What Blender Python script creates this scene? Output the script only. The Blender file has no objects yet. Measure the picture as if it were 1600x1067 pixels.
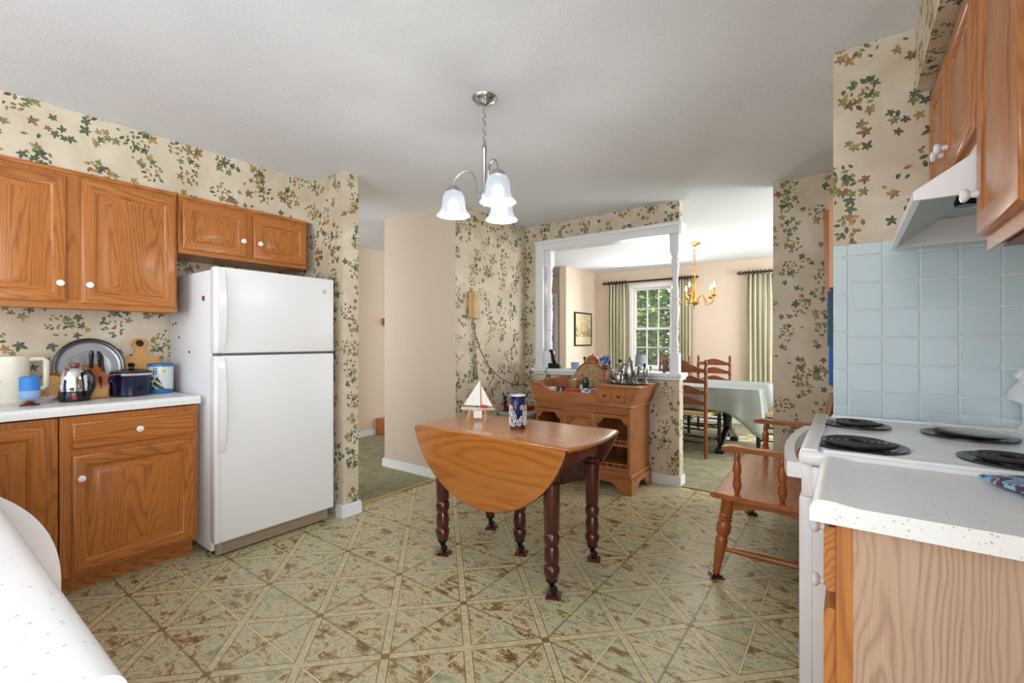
import bpy, bmesh, math, random
from mathutils import Vector, Matrix
random.seed(7)
C = bpy.context.scene.collection
PI = math.pi
sc = bpy.context.scene
# ------------------------------------------------------------------ camera
TH = math.radians(36.17); CAMH = 1.245
cd = bpy.data.cameras.new('camera'); cam = bpy.data.objects.new('camera', cd); C.objects.link(cam)
cam.location = (0, 0, CAMH); cam.rotation_euler = (PI/2, 0, TH)
cd.sensor_width = 36; cd.lens = 721.4/1600*36; cd.shift_y = -1.3/1600; cd.clip_start = .02
sc.camera = cam
# ------------------------------------------------------------------ world, lights, exposure
w = bpy.data.worlds.new('world'); sc.world = w; w.use_nodes = True
bg = w.node_tree.nodes['Background']; bg.inputs[0].default_value = (.90, .95, 1.0, 1); bg.inputs[1].default_value = 1.5
def area(name, loc, tgt, size, sizey, power, col=(1, 1, 1)):
    l = bpy.data.lights.new(name, 'AREA'); l.shape = 'RECTANGLE'; l.size = size; l.size_y = sizey; l.energy = power; l.color = col
    o = bpy.data.objects.new(name, l); C.objects.link(o); o.location = loc
    o.rotation_euler = (Vector(tgt)-Vector(loc)).to_track_quat('-Z', 'Y').to_euler(); return o
area('soft_key_right', (2.0, -.9, 1.35), (-2.2, 1.8, 1.2), 2.2, 2.0, 105, (.94, .97, 1))  # added key light from the right rear; the patio door is invented
area('soft_fill_rear', (-1.6, -2.2, 1.6), (-1.4, 2.5, 1.4), 2.4, 1.3, 24, (.95, .97, 1))  # added fill from behind the camera, no window is built here
area('dining_side_fill', (1.6, 5.8, 1.4), (-2.5, 5.8, 1.0), 1.6, 1.5, 85, (.98, .99, 1))  # added to brighten the dining room from its unseen right side
area('daylight_dining_window', (-2.65, 7.3, 1.5), (-2.2, 4.5, 1.2), .62, 1.3, 28, (.97, 1, 1))
area('hall_area_light', (-4.6, 1.2, 1.6), (-4.2, 4.5, 1.1), 1.0, 1.8, 16, (1, .97, .93))  # unseen soft light in the hallway, no door modelled behind it
sl = bpy.data.lights.new('sun', 'SUN'); sl.energy = 6.5; sl.angle = .02; sl.color = (1, .96, .88)
so = bpy.data.objects.new('sun', sl); C.objects.link(so); so.rotation_euler = (math.radians(38), 0, math.radians(150)); so.location = (0, 12, 8)
sc.view_settings.view_transform = 'Standard'; sc.view_settings.look = 'None'
sc.view_settings.gamma = 1.0; sc.view_settings.use_curve_mapping = False
sc.view_settings.exposure = 0.2

# ------------------------------------------------------------------ materials
def lin(h):
    h = h.lstrip('#'); r = []
    for i in (0, 2, 4):
        c = int(h[i:i+2], 16)/255; r.append(c/12.92 if c <= .04045 else ((c+.055)/1.055)**2.4)
    return (*r, 1)
class NT:
    def __init__(s, name):
        s.mat = bpy.data.materials.new(name); s.mat.use_nodes = True
        s.t = s.mat.node_tree; s.b = s.t.nodes['Principled BSDF']
    def node(s, k, **kw):
        n = s.t.nodes.new(k)
        for a, v in kw.items(): setattr(n, a, v)
        return n
    def put(s, sock, v):
        if isinstance(v, bpy.types.NodeSocket): s.t.links.new(v, sock)
        elif v is not None: sock.default_value = v
    def m(s, op, a, b=None, c=None):
        n = s.node('ShaderNodeMath', operation=op); s.put(n.inputs[0], a)
        if b is not None: s.put(n.inputs[1], b)
        if c is not None: s.put(n.inputs[2], c)
        return n.outputs[0]
    def vm(s, op, a, b=None):
        n = s.node('ShaderNodeVectorMath', operation=op); s.put(n.inputs[0], a)
        if b is not None: s.put(n.inputs[1], b)
        return n.outputs['Value'] if op in ('LENGTH', 'DOT_PRODUCT', 'DISTANCE') else n.outputs[0]
    def sep(s, v):
        n = s.node('ShaderNodeSeparateXYZ'); s.put(n.inputs[0], v); return n.outputs
    def comb(s, x, y, z=0.0):
        n = s.node('ShaderNodeCombineXYZ'); s.put(n.inputs[0], x); s.put(n.inputs[1], y); s.put(n.inputs[2], z); return n.outputs[0]
    def noise(s, vec, scale, detail=2, rough=.5, dist=0):
        n = s.node('ShaderNodeTexNoise'); s.put(n.inputs['Vector'], vec); n.inputs['Scale'].default_value = scale
        n.inputs['Detail'].default_value = detail; n.inputs['Roughness'].default_value = rough; n.inputs['Distortion'].default_value = dist
        return n.outputs['Fac']
    def ramp(s, fac, stops, interp='LINEAR'):
        n = s.node('ShaderNodeValToRGB'); n.color_ramp.interpolation = interp; e = n.color_ramp.elements
        while len(e) < len(stops): e.new(.5)
        for el, (p, c) in zip(e, stops): el.position = p; el.color = lin(c) if isinstance(c, str) else c
        s.put(n.inputs[0], fac); return n.outputs[0]
    def mix(s, f, a, b, blend='MIX'):
        n = s.node('ShaderNodeMix', data_type='RGBA', blend_type=blend); s.put(n.inputs[0], f)
        s.put(n.inputs[6], lin(a) if isinstance(a, str) else a); s.put(n.inputs[7], lin(b) if isinstance(b, str) else b)
        return n.outputs[2]
    def objco(s): return s.node('ShaderNodeTexCoord').outputs['Object']
    def pos(s): return s.node('ShaderNodeNewGeometry').outputs['Position']
    def bump(s, h, strength=.3, dist=.01):
        n = s.node('ShaderNodeBump'); s.put(n.inputs['Height'], h); n.inputs['Strength'].default_value = strength
        n.inputs['Distance'].default_value = dist; s.t.links.new(n.outputs[0], s.b.inputs['Normal'])
    def done(s, col=None, rough=.5, metal=0, spec=None):
        if col is not None: s.put(s.b.inputs['Base Color'], lin(col) if isinstance(col, str) else col)
        s.put(s.b.inputs['Roughness'], rough); s.put(s.b.inputs['Metallic'], metal)
        if spec is not None: s.b.inputs['Specular IOR Level'].default_value = spec
        return s.mat
def flat(name, col, rough=.5, metal=0, var=.06, scale=30, **k):
    n = NT(name); f = n.noise(n.objco(), scale, 3)
    c = lin(col); d = [max(0, x*(1-var)) for x in c[:3]]+[1]; u = [min(1, x*(1+var)) for x in c[:3]]+[1]
    return n.done(n.mix(f, tuple(d), tuple(u)), rough, metal, **k)
def glass(name, col='#ffffff', rough=.02, alpha=.25):
    n = NT(name); n.b.inputs['Alpha'].default_value = alpha
    f = n.noise(n.objco(), 20); n.done(n.mix(f, col, '#f4f8f8'), rough); n.b.inputs['IOR'].default_value = 1.45
    return n.mat
def emis(name, col, strength, base='#ffffff'):
    n = NT(name); n.done(base, .4); n.b.inputs['Emission Color'].default_value = lin(col); n.b.inputs['Emission Strength'].default_value = strength
    return n.mat
AX = {'x': 0, 'y': 1, 'z': 2}
def wood(name, dark, light, axis='z', rough=.32, freq=36, stretch=.12, scale=5.0, fib=.35, contrast=1.0, across=None, coat=.25):
    n = NT(name); oi = n.node('ShaderNodeObjectInfo')
    v = n.vm('ADD', n.objco(), n.vm('MULTIPLY', n.comb(oi.outputs['Random'], oi.outputs['Random'], oi.outputs['Random']), (7.3, 3.1, 5.7)))
    sca = [1, 1, 1]; sca[AX[axis]] = stretch
    v1 = n.vm('MULTIPLY', v, tuple(sca))
    warp = n.m('MULTIPLY', n.noise(v1, scale*6, 2), .05)
    n1 = n.m('ADD', n.noise(v1, scale, 1.5, .4, .2), warp)
    ring = n.m('SINE', n.m('MULTIPLY', n1, freq*2.0))
    ring = n.m('MULTIPLY', n.m('POWER', n.m('MULTIPLY_ADD', ring, .5, .5), 2.6), n.noise(v1, scale*3, 2))
    sc2 = [240, 240, 240]; sc2[AX[axis]] = 7
    fb = n.noise(n.vm('MULTIPLY', v, tuple(sc2)), 1.0, 2)
    broad = n.noise(v1, scale*.5, 1)
    f = n.m('ADD', n.m('MULTIPLY', ring, .62*contrast), n.m('MULTIPLY', fb, fib))
    f = n.m('ADD', f, n.m('MULTIPLY', broad, .25))
    col = n.ramp(f, [(.12, light), (.85, dark)])
    n.bump(fb, .06, .002)
    n.b.inputs['Coat Weight'].default_value = coat; n.b.inputs['Coat Roughness'].default_value = .18
    return n.done(col, rough)

def mk_wallpaper():
    n = NT('ivy_wallpaper'); x, y, z = n.sep(n.pos()); u = n.m('ADD', x, y)
    nz = n.m('GREATER_THAN', n.m('ABSOLUTE', n.sep(n.node('ShaderNodeNewGeometry').outputs['Normal'])[2]), .5)
    P = n.comb(u, n.m('ADD', z, n.m('MULTIPLY', nz, n.m('SUBTRACT', x, y))))
    base = n.ramp(n.noise(P, 3.2, 5, .6, .6), [(.3, '#c2b299'), (.5, '#d0c2ac'), (.7, '#ded4c2')])
    def layer(col, s, off, cs, th, R0, sparse, ramp, ramp2, star):
        Q = n.vm('ADD', n.vm('MULTIPLY', P, (1/s, 1/s, 0)), off)
        vo = n.node('ShaderNodeTexVoronoi', voronoi_dimensions='2D'); n.put(vo.inputs['Vector'], Q)
        vo.inputs['Scale'].default_value = 1; vo.inputs['Randomness'].default_value = .8
        ctr = vo.outputs['Position']; rnd = n.sep(vo.outputs['Color'])
        lx, ly, _ = n.sep(n.vm('SUBTRACT', Q, ctr))
        a = n.m('ADD', n.m('ARCTAN2', ly, lx), n.m('MULTIPLY', rnd[0], 6.28))
        r = n.m('SQRT', n.m('ADD', n.m('MULTIPLY', lx, lx), n.m('MULTIPLY', ly, ly)))
        ca = n.m('COSINE', a); sa = n.m('SINE', a)
        if star:
            tri = n.m('SUBTRACT', 1.0, n.m('MULTIPLY', n.m('ABSOLUTE', n.m('SUBTRACT', n.m('FRACT', n.m('DIVIDE', a, 2*PI/5)), .5)), 2))
            lobe = n.m('MULTIPLY_ADD', n.m('POWER', tri, 1.15), .62, .38)
            Rr = n.m('MULTIPLY', n.m('MULTIPLY', lobe, n.m('MULTIPLY_ADD', ca, .22, .80)), n.m('MULTIPLY_ADD', rnd[1], R0*.45, R0*.75))
            inside = n.m('LESS_THAN', r, Rr)
        else:
            L = n.m('MULTIPLY_ADD', rnd[1], R0*.5, R0*.6); xx = n.m('DIVIDE', n.m('MULTIPLY', r, ca), L)
            inside = n.m('LESS_THAN', n.m('ABSOLUTE', n.m('MULTIPLY', r, sa)), n.m('MULTIPLY', n.m('MULTIPLY', L, .45), n.m('SUBTRACT', 1.0, n.m('MULTIPLY', xx, xx))))
        vc = n.node('ShaderNodeTexVoronoi', voronoi_dimensions='2D')
        n.put(vc.inputs['Vector'], n.vm('MULTIPLY', ctr, (s/cs, s/cs*.92, 0))); vc.inputs['Scale'].default_value = 1; vc.inputs['Randomness'].default_value = .6
        ex = n.m('LESS_THAN', vc.outputs['Distance'], th)
        ex = n.m('MAXIMUM', ex, n.m('GREATER_THAN', rnd[2], 1-sparse))
        k = n.m('FRACT', n.m('MULTIPLY', rnd[1], 7.13))
        lc = n.ramp(k, ramp, 'CONSTANT'); lc2 = n.ramp(k, ramp2, 'CONSTANT')
        g = n.m('MULTIPLY_ADD', n.m('DIVIDE', n.m('MULTIPLY', r, ca), R0), .9, .5); g = n.m('MINIMUM', n.m('MAXIMUM', g, 0.0), 1.0)
        lc = n.mix(g, lc, lc2)
        vein = n.m('LESS_THAN', n.m('ABSOLUTE', n.m('MULTIPLY', r, sa)), .018)
        lc = n.mix(n.m('MULTIPLY', vein, .35), lc, '#c8b98a')
        return n.mix(n.m('MULTIPLY', n.m('MULTIPLY', inside, ex), .93), col, lc)
    dk = [(0, '#1c3322'), (.2, '#37491f'), (.42, '#565c26'), (.58, '#14291f'), (.74, '#6f4a22'), (.90, '#50301f')]
    lt = [(0, '#416034'), (.2, '#878a48'), (.42, '#a99250'), (.58, '#2f5238'), (.74, '#b08a4c'), (.90, '#8e6038')]
    c = layer(base, .027, (3.3, 7.7, 0), .215, .27, .60, .035, dk, lt, False)
    c = layer(c, .044, (11.1, 2.4, 0), .215, .27, .66, .02, dk, lt, True)
    c = layer(c, .060, (5.1, 19.4, 0), .215, .20, .58, .0, dk, lt, True)
    return n.done(c, .55)
M = {}
M['paper'] = mk_wallpaper()
def mk_ceiling():
    n = NT('textured_ceiling'); p = n.pos()
    f = n.noise(p, 60, 4, .65, 2.5); g = n.noise(p, 3, 3)
    n.bump(n.m('MULTIPLY', f, n.m('POWER', g, 1.5)), .75, .012)
    return n.done(n.mix(n.noise(p, 1.5, 3), '#e3e8f1', '#edf1f8'), .9)
M['ceil'] = mk_ceiling()
def mk_paint(name, a, b):
    n = NT(name); x, y, z = n.sep(n.pos()); v = n.comb(n.m('MULTIPLY', n.m('ADD', x, y), 260), n.m('MULTIPLY', z, 1.2))
    n.bump(n.noise(n.pos(), 250, 2), .05, .002)
    return n.done(n.mix(n.noise(v, 1, 2), a, b), .6)
M['beige'] = mk_paint('beige_wall_paint', '#c9b9a8', '#d2c3b4')
M['peach'] = mk_paint('peach_wall_paint', '#d9c6b2', '#e2d0be')
def mk_floor():
    n = NT('diamond_linoleum'); x, y, z = n.sep(n.pos()); S = .3237; r2 = 2**.5
    X = n.m('SUBTRACT', x, -1.936); Y = n.m('SUBTRACT', y, 1.6325)
    a = n.m('DIVIDE', n.m('ADD', X, Y), r2*S); b = n.m('DIVIDE', n.m('SUBTRACT', X, Y), r2*S)
    near = lambda v: n.m('ABSOLUTE', n.m('SUBTRACT', n.m('FRACT', n.m('ADD', v, .5)), .5))
    da = n.m('MULTIPLY', near(a), S); db = n.m('MULTIPLY', near(b), S); dm = n.m('MINIMUM', da, db)
    s1 = n.m('ADD', a, b); s2 = n.m('SUBTRACT', a, b)
    d1 = n.m('MULTIPLY', near(s1), S/r2); d2 = n.m('MULTIPLY', near(s2), S/r2); dt = n.m('MINIMUM', d1, d2)
    cell = n.comb(n.m('FLOOR', a), n.m('FLOOR', b), n.m('ADD', n.m('FLOOR', s1), n.m('MULTIPLY', n.m('FLOOR', s2), 3.7)))
    wn = n.node('ShaderNodeTexWhiteNoise'); n.put(wn.inputs[0], cell)
    off = n.vm('MULTIPLY', wn.outputs['Color'], (4, 4, 4)); P = n.vm('ADD', n.pos(), off)
    P2 = n.vm('MULTIPLY', P, (.75, 1.3, 1))
    mar = n.noise(P2, 11, 8, .78, .4)
    col = n.ramp(mar, [(.34, '#65532f'), (.41, '#917650'), (.455, '#b5a47a'), (.50, '#d9cfac'), (.55, '#bcbc9a'), (.61, '#a0a98a'), (.69, '#7f8a6c')])
    sp = n.noise(n.pos(), 150, 3, .7)
    col = n.mix(n.m('MULTIPLY', n.m('GREATER_THAN', sp, .56), .38), col, '#6a5b38')
    par = n.m('FLOORED_MODULO', n.m('ADD', n.m('FLOOR', n.m('ADD', a, .5)), n.m('FLOOR', n.m('ADD', b, .5))), 2.0)
    q1 = n.m('FLOORED_MODULO', n.m('FLOOR', n.m('ADD', s1, .5)), 2.0); q2 = n.m('FLOORED_MODULO', n.m('FLOOR', n.m('ADD', s2, .5)), 2.0)
    on1 = n.m('LESS_THAN', d1, d2); p1 = n.m('ADD', n.m('MULTIPLY', q1, on1), n.m('MULTIPLY', q2, n.m('SUBTRACT', 1.0, on1)))
    thin = n.m('LESS_THAN', dt, .0032)
    shad = n.m('LESS_THAN', dt, .0055)  # darker border along the thin pattern lines
    col = n.mix(n.m('MULTIPLY', shad, .5), col, '#6e5c36')
    col = n.mix(n.m('MULTIPLY', thin, n.m('MULTIPLY_ADD', p1, .6, .35)), col, n.mix(p1, '#94825a', '#e6d9b0'))
    band = n.m('LESS_THAN', dm, .0165)
    bc = n.ramp(n.noise(n.pos(), 38, 4, .6, .5), [(.3, '#b5a67c'), (.55, '#d0c5a0'), (.75, '#e3dab8')])
    col = n.mix(band, col, bc)
    edge = n.m('LESS_THAN', n.m('ABSOLUTE', n.m('SUBTRACT', dm, .0165)), .0022)
    col = n.mix(n.m('MULTIPLY', edge, .8), col, '#705f38')
    mid = n.m('LESS_THAN', n.m('ABSOLUTE', n.m('SUBTRACT', dm, .0125)), .0014)
    col = n.mix(n.m('MULTIPLY', mid, .6), col, '#dccfa5')
    node = n.m('LESS_THAN', n.m('MAXIMUM', da, db), .017)
    col = n.mix(n.m('MULTIPLY', node, n.m('SUBTRACT', 1.0, par)), col, '#8a7646')
    h = n.m('MINIMUM', n.m('MULTIPLY', dt, 60), 1.0)
    n.bump(n.m('ADD', h, n.m('MULTIPLY', sp, .4)), .12, .004)
    return n.done(col, .34)
M['lino'] = mk_floor()
def mk_carpet(name, cs):
    n = NT(name); f = n.noise(n.pos(), 9, 6, .75); g = n.noise(n.pos(), 320, 3)
    n.bump(g, .8, .01)
    return n.done(n.ramp(n.m('ADD', n.m('MULTIPLY', f, .6), n.m('MULTIPLY', g, .4)), cs), .95, spec=.1)
M['carpet'] = mk_carpet('green_carpet', [(.35, '#878468'), (.5, '#a3a083'), (.66, '#bfba9e')])
M['grass'] = mk_carpet('lawn', [(.35, '#4f7a2a'), (.5, '#6c9a3a'), (.66, '#8cb850')])
M['trim'] = flat('white_trim_paint', '#eceef2', .35, var=.02)
M['strip'] = flat('brass_carpet_strip', '#c2a468', .35, .3)
for a in 'xyz':
    M['oak_'+a] = wood('golden_oak_'+a, '#80401a', '#c97f38', a, freq=170, scale=3.6, stretch=.11, fib=.45, contrast=.75)
    M['maple_'+a] = wood('hutch_maple_'+a, '#6b3718', '#b87440', a, freq=40, contrast=.5, scale=4)
    M['cherry_'+a] = wood('cherry_tabletop_'+a, '#75340f', '#cc833c', a, freq=80, contrast=.6, rough=.22, scale=3.0, coat=.5, fib=.45)
    M['bench_'+a] = wood('bench_wood_'+a, '#6b2f10', '#b9682f', a, freq=34, contrast=.6, rough=.26, coat=.45)
M['lightoak'] = wood('pale_oak_veneer', '#8a664c', '#c9ab94', 'z', rough=.5, freq=330, scale=2.4, stretch=.22, contrast=.7, coat=0, fib=.35)
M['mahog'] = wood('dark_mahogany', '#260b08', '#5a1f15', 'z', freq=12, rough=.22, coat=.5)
M['mahog_x'] = wood('dark_mahogany_apron', '#4a1d12', '#84402a', 'x', freq=12, rough=.3)
M['chairw'] = wood('chair_walnut', '#4b1c0c', '#8e4524', 'z', freq=10, rough=.3)
M['rodwood'] = flat('dark_brown_rod', '#4a2a18', .4)
M['bark'] = flat('tree_bark', '#4a4a38', .9, var=.2)
M['dark'] = flat('dark_brown_wood', '#2a120a', .5)  # plain dark brown for rods, knobs and stems; also fills slots and hanging hole
M['blackw'] = flat('ebonised_wood', '#17120f', .3)
def mk_speck():
    n = NT('speckled_laminate'); p = n.pos(); vo = n.node('ShaderNodeTexVoronoi'); n.put(vo.inputs['Vector'], n.vm('MULTIPLY', p, (1, 1, 1))); vo.inputs['Scale'].default_value = 150
    r = n.sep(vo.outputs['Color']); dot = n.m('MULTIPLY', n.m('LESS_THAN', vo.outputs['Distance'], n.m('MULTIPLY', r[0], .34)), n.m('GREATER_THAN', r[1], .80))
    col = n.mix(n.noise(p, 5, 3), '#e4e5e7', '#eeeeef'); col = n.mix(n.m('MULTIPLY', dot, .55), col, '#8c8a88')
    return n.done(col, .28)
M['lam'] = mk_speck()
def mk_fridge():
    n = NT('white_pebbled_enamel'); n.bump(n.noise(n.objco(), 330, 2), .12, .002); return n.done(n.mix(n.noise(n.objco(), 2), '#e9ebee', '#f1f2f4'), .3)
M['fridge'] = mk_fridge()
M['enamel'] = flat('white_enamel', '#eff0f2', .16, var=.01)
M['gasket'] = flat('grey_gasket', '#8d9094', .5)
M['porc'] = flat('white_porcelain', '#eceef2', .12, var=.02)
M['nickel'] = flat('brushed_nickel', '#b9bbbe', .25, 1)
M['chrome'] = flat('chrome', '#dfe0e2', .07, 1)
M['brass'] = flat('antique_brass', '#c08c4c', .28, 1)
M['silver'] = flat('tarnished_silver', '#a9a9a6', .25, 1, var=.2)
M['pewter'] = flat('dark_pewter', '#6c6e6e', .35, 1, var=.2)
M['black'] = flat('black_plastic', '#0d0d0f', .25)
M['coil'] = flat('black_burner_coil', '#1b1b1d', .5)
M['pan'] = flat('drip_pan_metal', '#4c4d50', .25, .8)
M['shade'] = emis('lit_frosted_glass', '#f0f5ff', .30, '#a2a8b0')
_n = M['shade'].node_tree.nodes['Principled BSDF']; _n.inputs['Alpha'].default_value = .6
M['bulb'] = emis('lit_bulb', '#fffaf2', 2.5)
M['candlebulb'] = emis('lit_candle_bulb', '#ffe2b0', 30)
M['glass'] = glass('clear_glass', '#dfeaea', .03, .18)
M['thickglass'] = glass('thick_ribbed_glass', '#eef3f4', .05, .2)
M['pane'] = glass('window_glass', '#ffffff', .01, .06)
def mk_tile():
    n = NT('pale_blue_glazed_tile'); oi = n.noise(n.pos(), 3, 2); n.bump(n.noise(n.pos(), 14, 2), .08, .004)
    return n.done(n.mix(oi, '#c3d6dd', '#d2e1e6'), .12)
M['tile'] = mk_tile()
M['grout'] = flat('white_grout', '#e6eaea', .7)
def mk_cloth():
    n = NT('sage_tablecloth'); n.bump(n.noise(n.objco(), 260, 2), .3, .003)
    return n.done(n.mix(n.noise(n.objco(), 4, 3), '#8b9590', '#a3aaa5'), .8)
M['cloth'] = mk_cloth()
def mk_curtain():
    n = NT('striped_curtain'); at = n.node('ShaderNodeUVMap'); x = n.sep(at.outputs[0])[0]
    f = n.m('FRACT', n.m('MULTIPLY', x, 6.0))
    return n.done(n.ramp(f, [(0, '#a9a88c'), (.3, '#d8cfb6'), (.48, '#8a8f7e'), (.62, '#c6bf9f'), (.8, '#eae1cb')], 'CONSTANT'), .8)
M['curtain'] = mk_curtain()
M['rush'] = flat('woven_rush', '#c2a873', .8, var=.2, scale=90)
M['green'] = flat('dark_green_glass', '#1f3a2c', .1)
M['cream'] = flat('cream_plastic', '#e2dccb', .35)
M['almond'] = flat('almond_phone_plastic', '#c9ab79', .3)
M['cord'] = flat('grey_brown_cord', '#6f6046', .6)
M['blue'] = flat('blue_candle_wax', '#2f7fd0', .5)
M['navy'] = flat('navy_glaze', '#121c55', .12)
M['white'] = flat('white_glaze', '#f0f0ea', .2)
M['red'] = flat('red_lacquer', '#c01d1d', .4)
M['terracotta'] = flat('red_brown_base', '#5b1f1c', .4)
M['board'] = wood('beech_board', '#b47f3f', '#d6a55f', 'z', freq=8, contrast=.4)
M['rosewood'] = wood('knife_block_wood', '#84401a', '#b7622c', 'z', freq=10)
M['hoodgrey'] = flat('hood_inside_grey', '#b9bcc0', .4)
M['flower'] = flat('blue_petals', '#3d7fd6', .6, var=.25)
M['steelblue'] = flat('blue_cloth', '#1f5fb0', .7)
M['heater'] = flat('grey_metal_cabinet', '#8b8f96', .4, .2)
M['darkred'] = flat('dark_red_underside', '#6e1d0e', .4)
M['palewood'] = wood('pale_dowel', '#c08a4c', '#e0b077', 'z', freq=6, contrast=.4)

# ------------------------------------------------------------------ mesh builder
class MB:
    def __init__(s): s.v = []; s.f = []; s.mi = []; s.cur = 0; s.open = False; s.uv = None
    def add(s, vs, fs):
        o = len(s.v); s.v += [tuple(v) for v in vs]; s.f += [tuple(i+o for i in f) for f in fs]; s.mi += [s.cur]*len(fs); return s
    def box(s, x0, x1, y0, y1, z0, z1, bev=0, seg=2):
        if x0 > x1: x0, x1 = x1, x0
        if y0 > y1: y0, y1 = y1, y0
        if z0 > z1: z0, z1 = z1, z0
        if not bev:
            vs = [(x, y, z) for x in (x0, x1) for y in (y0, y1) for z in (z0, z1)]
            return s.add(vs, [(0, 1, 3, 2), (4, 6, 7, 5), (0, 4, 5, 1), (2, 3, 7, 6), (0, 2, 6, 4), (1, 5, 7, 3)])
        bm = bmesh.new(); bmesh.ops.create_cube(bm, size=1)
        for v in bm.verts: v.co = ((x0+x1)/2+v.co.x*(x1-x0), (y0+y1)/2+v.co.y*(y1-y0), (z0+z1)/2+v.co.z*(z1-z0))
        bmesh.ops.bevel(bm, geom=bm.edges[:], offset=bev, segments=seg, affect='EDGES', profile=.5)
        return s.bm(bm)
    def bm(s, bm):
        bm.verts.ensure_lookup_table(); bm.verts.index_update()
        vs = [v.co[:] for v in bm.verts]; fs = [[v.index for v in f.verts] for f in bm.faces]; bm.free(); return s.add(vs, fs)
    def prism(s, poly, axis, a0, a1):
        # poly in the two other axes, in cyclic order (y,z) for x, (x,z) for y, (x,y) for z
        n = len(poly)
        def P(p, a): return {'x': (a, p[0], p[1]), 'y': (p[0], a, p[1]), 'z': (p[0], p[1], a)}[axis]
        vs = [P(p, a0) for p in poly]+[P(p, a1) for p in poly]
        fs = [tuple(range(n)), tuple(range(2*n-1, n-1, -1))]+[(i, (i+1) % n, n+(i+1) % n, n+i) for i in range(n)]
        return s.add(vs, fs)
    def lathe(s, prof, c=(0, 0, 0), n=20, axis='z', sx=1, sy=1, cap=True):
        vs = []
        for r, z in prof:
            for k in range(n):
                a = 2*PI*k/n; p = (r*math.cos(a)*sx, r*math.sin(a)*sy, z)
                if axis == 'x': p = (p[2], p[0], p[1])
                if axis == '-x': p = (-p[2], p[0], p[1])
                if axis == 'y': p = (p[0], p[2], p[1])
                if axis == '-y': p = (p[0], -p[2], p[1])
                vs.append((p[0]+c[0], p[1]+c[1], p[2]+c[2]))
        fs = []; m = len(prof)
        for j in range(m-1):
            for k in range(n): fs.append((j*n+k, j*n+(k+1) % n, (j+1)*n+(k+1) % n, (j+1)*n+k))
        if cap: fs += [tuple(range(n-1, -1, -1)), tuple(range((m-1)*n, m*n))]
        return s.add(vs, fs)
    def tube(s, pts, r, n=8, closed=False, flat=None):
        P = [Vector(p) for p in pts]; m = len(P); R = r if isinstance(r, (list, tuple)) else [r]*m
        vs = []; up = None
        for i in range(m):
            t = (P[(i+1) % m]-P[i-1]) if closed else (P[min(i+1, m-1)]-P[max(i-1, 0)])
            if t.length < 1e-9: t = Vector((0, 0, 1))
            t.normalize()
            if up is None:
                up = Vector((0, 0, 1)) if abs(t.z) < .9 else Vector((1, 0, 0))
            a = t.cross(up)
            if a.length < 1e-6: a = t.cross(Vector((0, 1, 0)))
            a.normalize(); b = a.cross(t); up = b
            for k in range(n):
                q = 2*PI*k/n; vs.append(P[i]+(a*math.cos(q)+b*math.sin(q)*(flat or 1))*R[i])
        fs = []
        for i in range(m if closed else m-1):
            j = (i+1) % m
            for k in range(n): fs.append((i*n+k, i*n+(k+1) % n, j*n+(k+1) % n, j*n+k))
        if not closed: fs += [tuple(range(n-1, -1, -1)), tuple(range((m-1)*n, m*n))]
        return s.add(vs, fs)
    def sph(s, c, r, n=14, sz=1, sx=1, sy=1):
        k = max(6, n//2); return s.lathe([(max(1e-4, r*math.sin(PI*i/k)), -r*math.cos(PI*i/k)*sz) for i in range(k+1)], c, n, sx=sx, sy=sy)
    def xf(s, M4, i0=0):
        for i in range(i0, len(s.v)): s.v[i] = tuple(M4 @ Vector(s.v[i]))
        return s
    def build(s, name, mats, parent=None, world=False, smooth=True, ang=40):
        me = bpy.data.meshes.new(name); vs = s.v
        if world and parent is not None:
            r = parent
            while r.parent: r = r.parent
            L = r.location; vs = [(v[0]-L.x, v[1]-L.y, v[2]-L.z) for v in vs]
        me.from_pydata(vs, [], s.f)
        for m in (mats if isinstance(mats, (list, tuple)) else [mats]): me.materials.append(m)
        me.polygons.foreach_set('material_index', s.mi)
        if not s.open:
            bm = bmesh.new(); bm.from_mesh(me); bmesh.ops.recalc_face_normals(bm, faces=bm.faces[:]); bm.to_mesh(me); bm.free()
        if smooth:
            me.polygons.foreach_set('use_smooth', [True]*len(me.polygons)); me.set_sharp_from_angle(angle=math.radians(ang))
        me.update()
        o = bpy.data.objects.new(name, me); C.objects.link(o)
        if parent is not None: o.parent = parent
        return o
def tag(o, label, cat, group=None, kind=None):
    o['label'] = label; o['category'] = cat
    if group: o['group'] = group
    if kind: o['kind'] = kind
    return o
def thing(name, label, cat, loc=(0, 0, 0), rz=0, group=None):
    o = bpy.data.objects.new(name, None); C.objects.link(o); o.location = loc; o.rotation_euler = (0, 0, rz); o.empty_display_size = .1
    return tag(o, label, cat, group)
def struct(name, mb, mats, label, cat='wall', smooth=True):
    o = mb.build(name, mats, smooth=smooth); tag(o, label, cat); o['kind'] = 'structure'; return o
def dup(root, loc, rz=0, label=None, group=None):
    r = root.copy(); C.objects.link(r); r.location = loc; r.rotation_euler = (0, 0, rz)
    if label: r['label'] = label
    if group: r['group'] = group
    for ch in list(root.children):
        c = ch.copy(); C.objects.link(c); c.parent = r
        for g in list(ch.children):
            d = g.copy(); C.objects.link(d); d.parent = c
    return r
def solo(name, mb, mats, label, cat, loc, group=None, rz=0):
    o = mb.build(name, mats); o.location = loc; o.rotation_euler = (0, 0, rz); return tag(o, label, cat, group)

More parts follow.
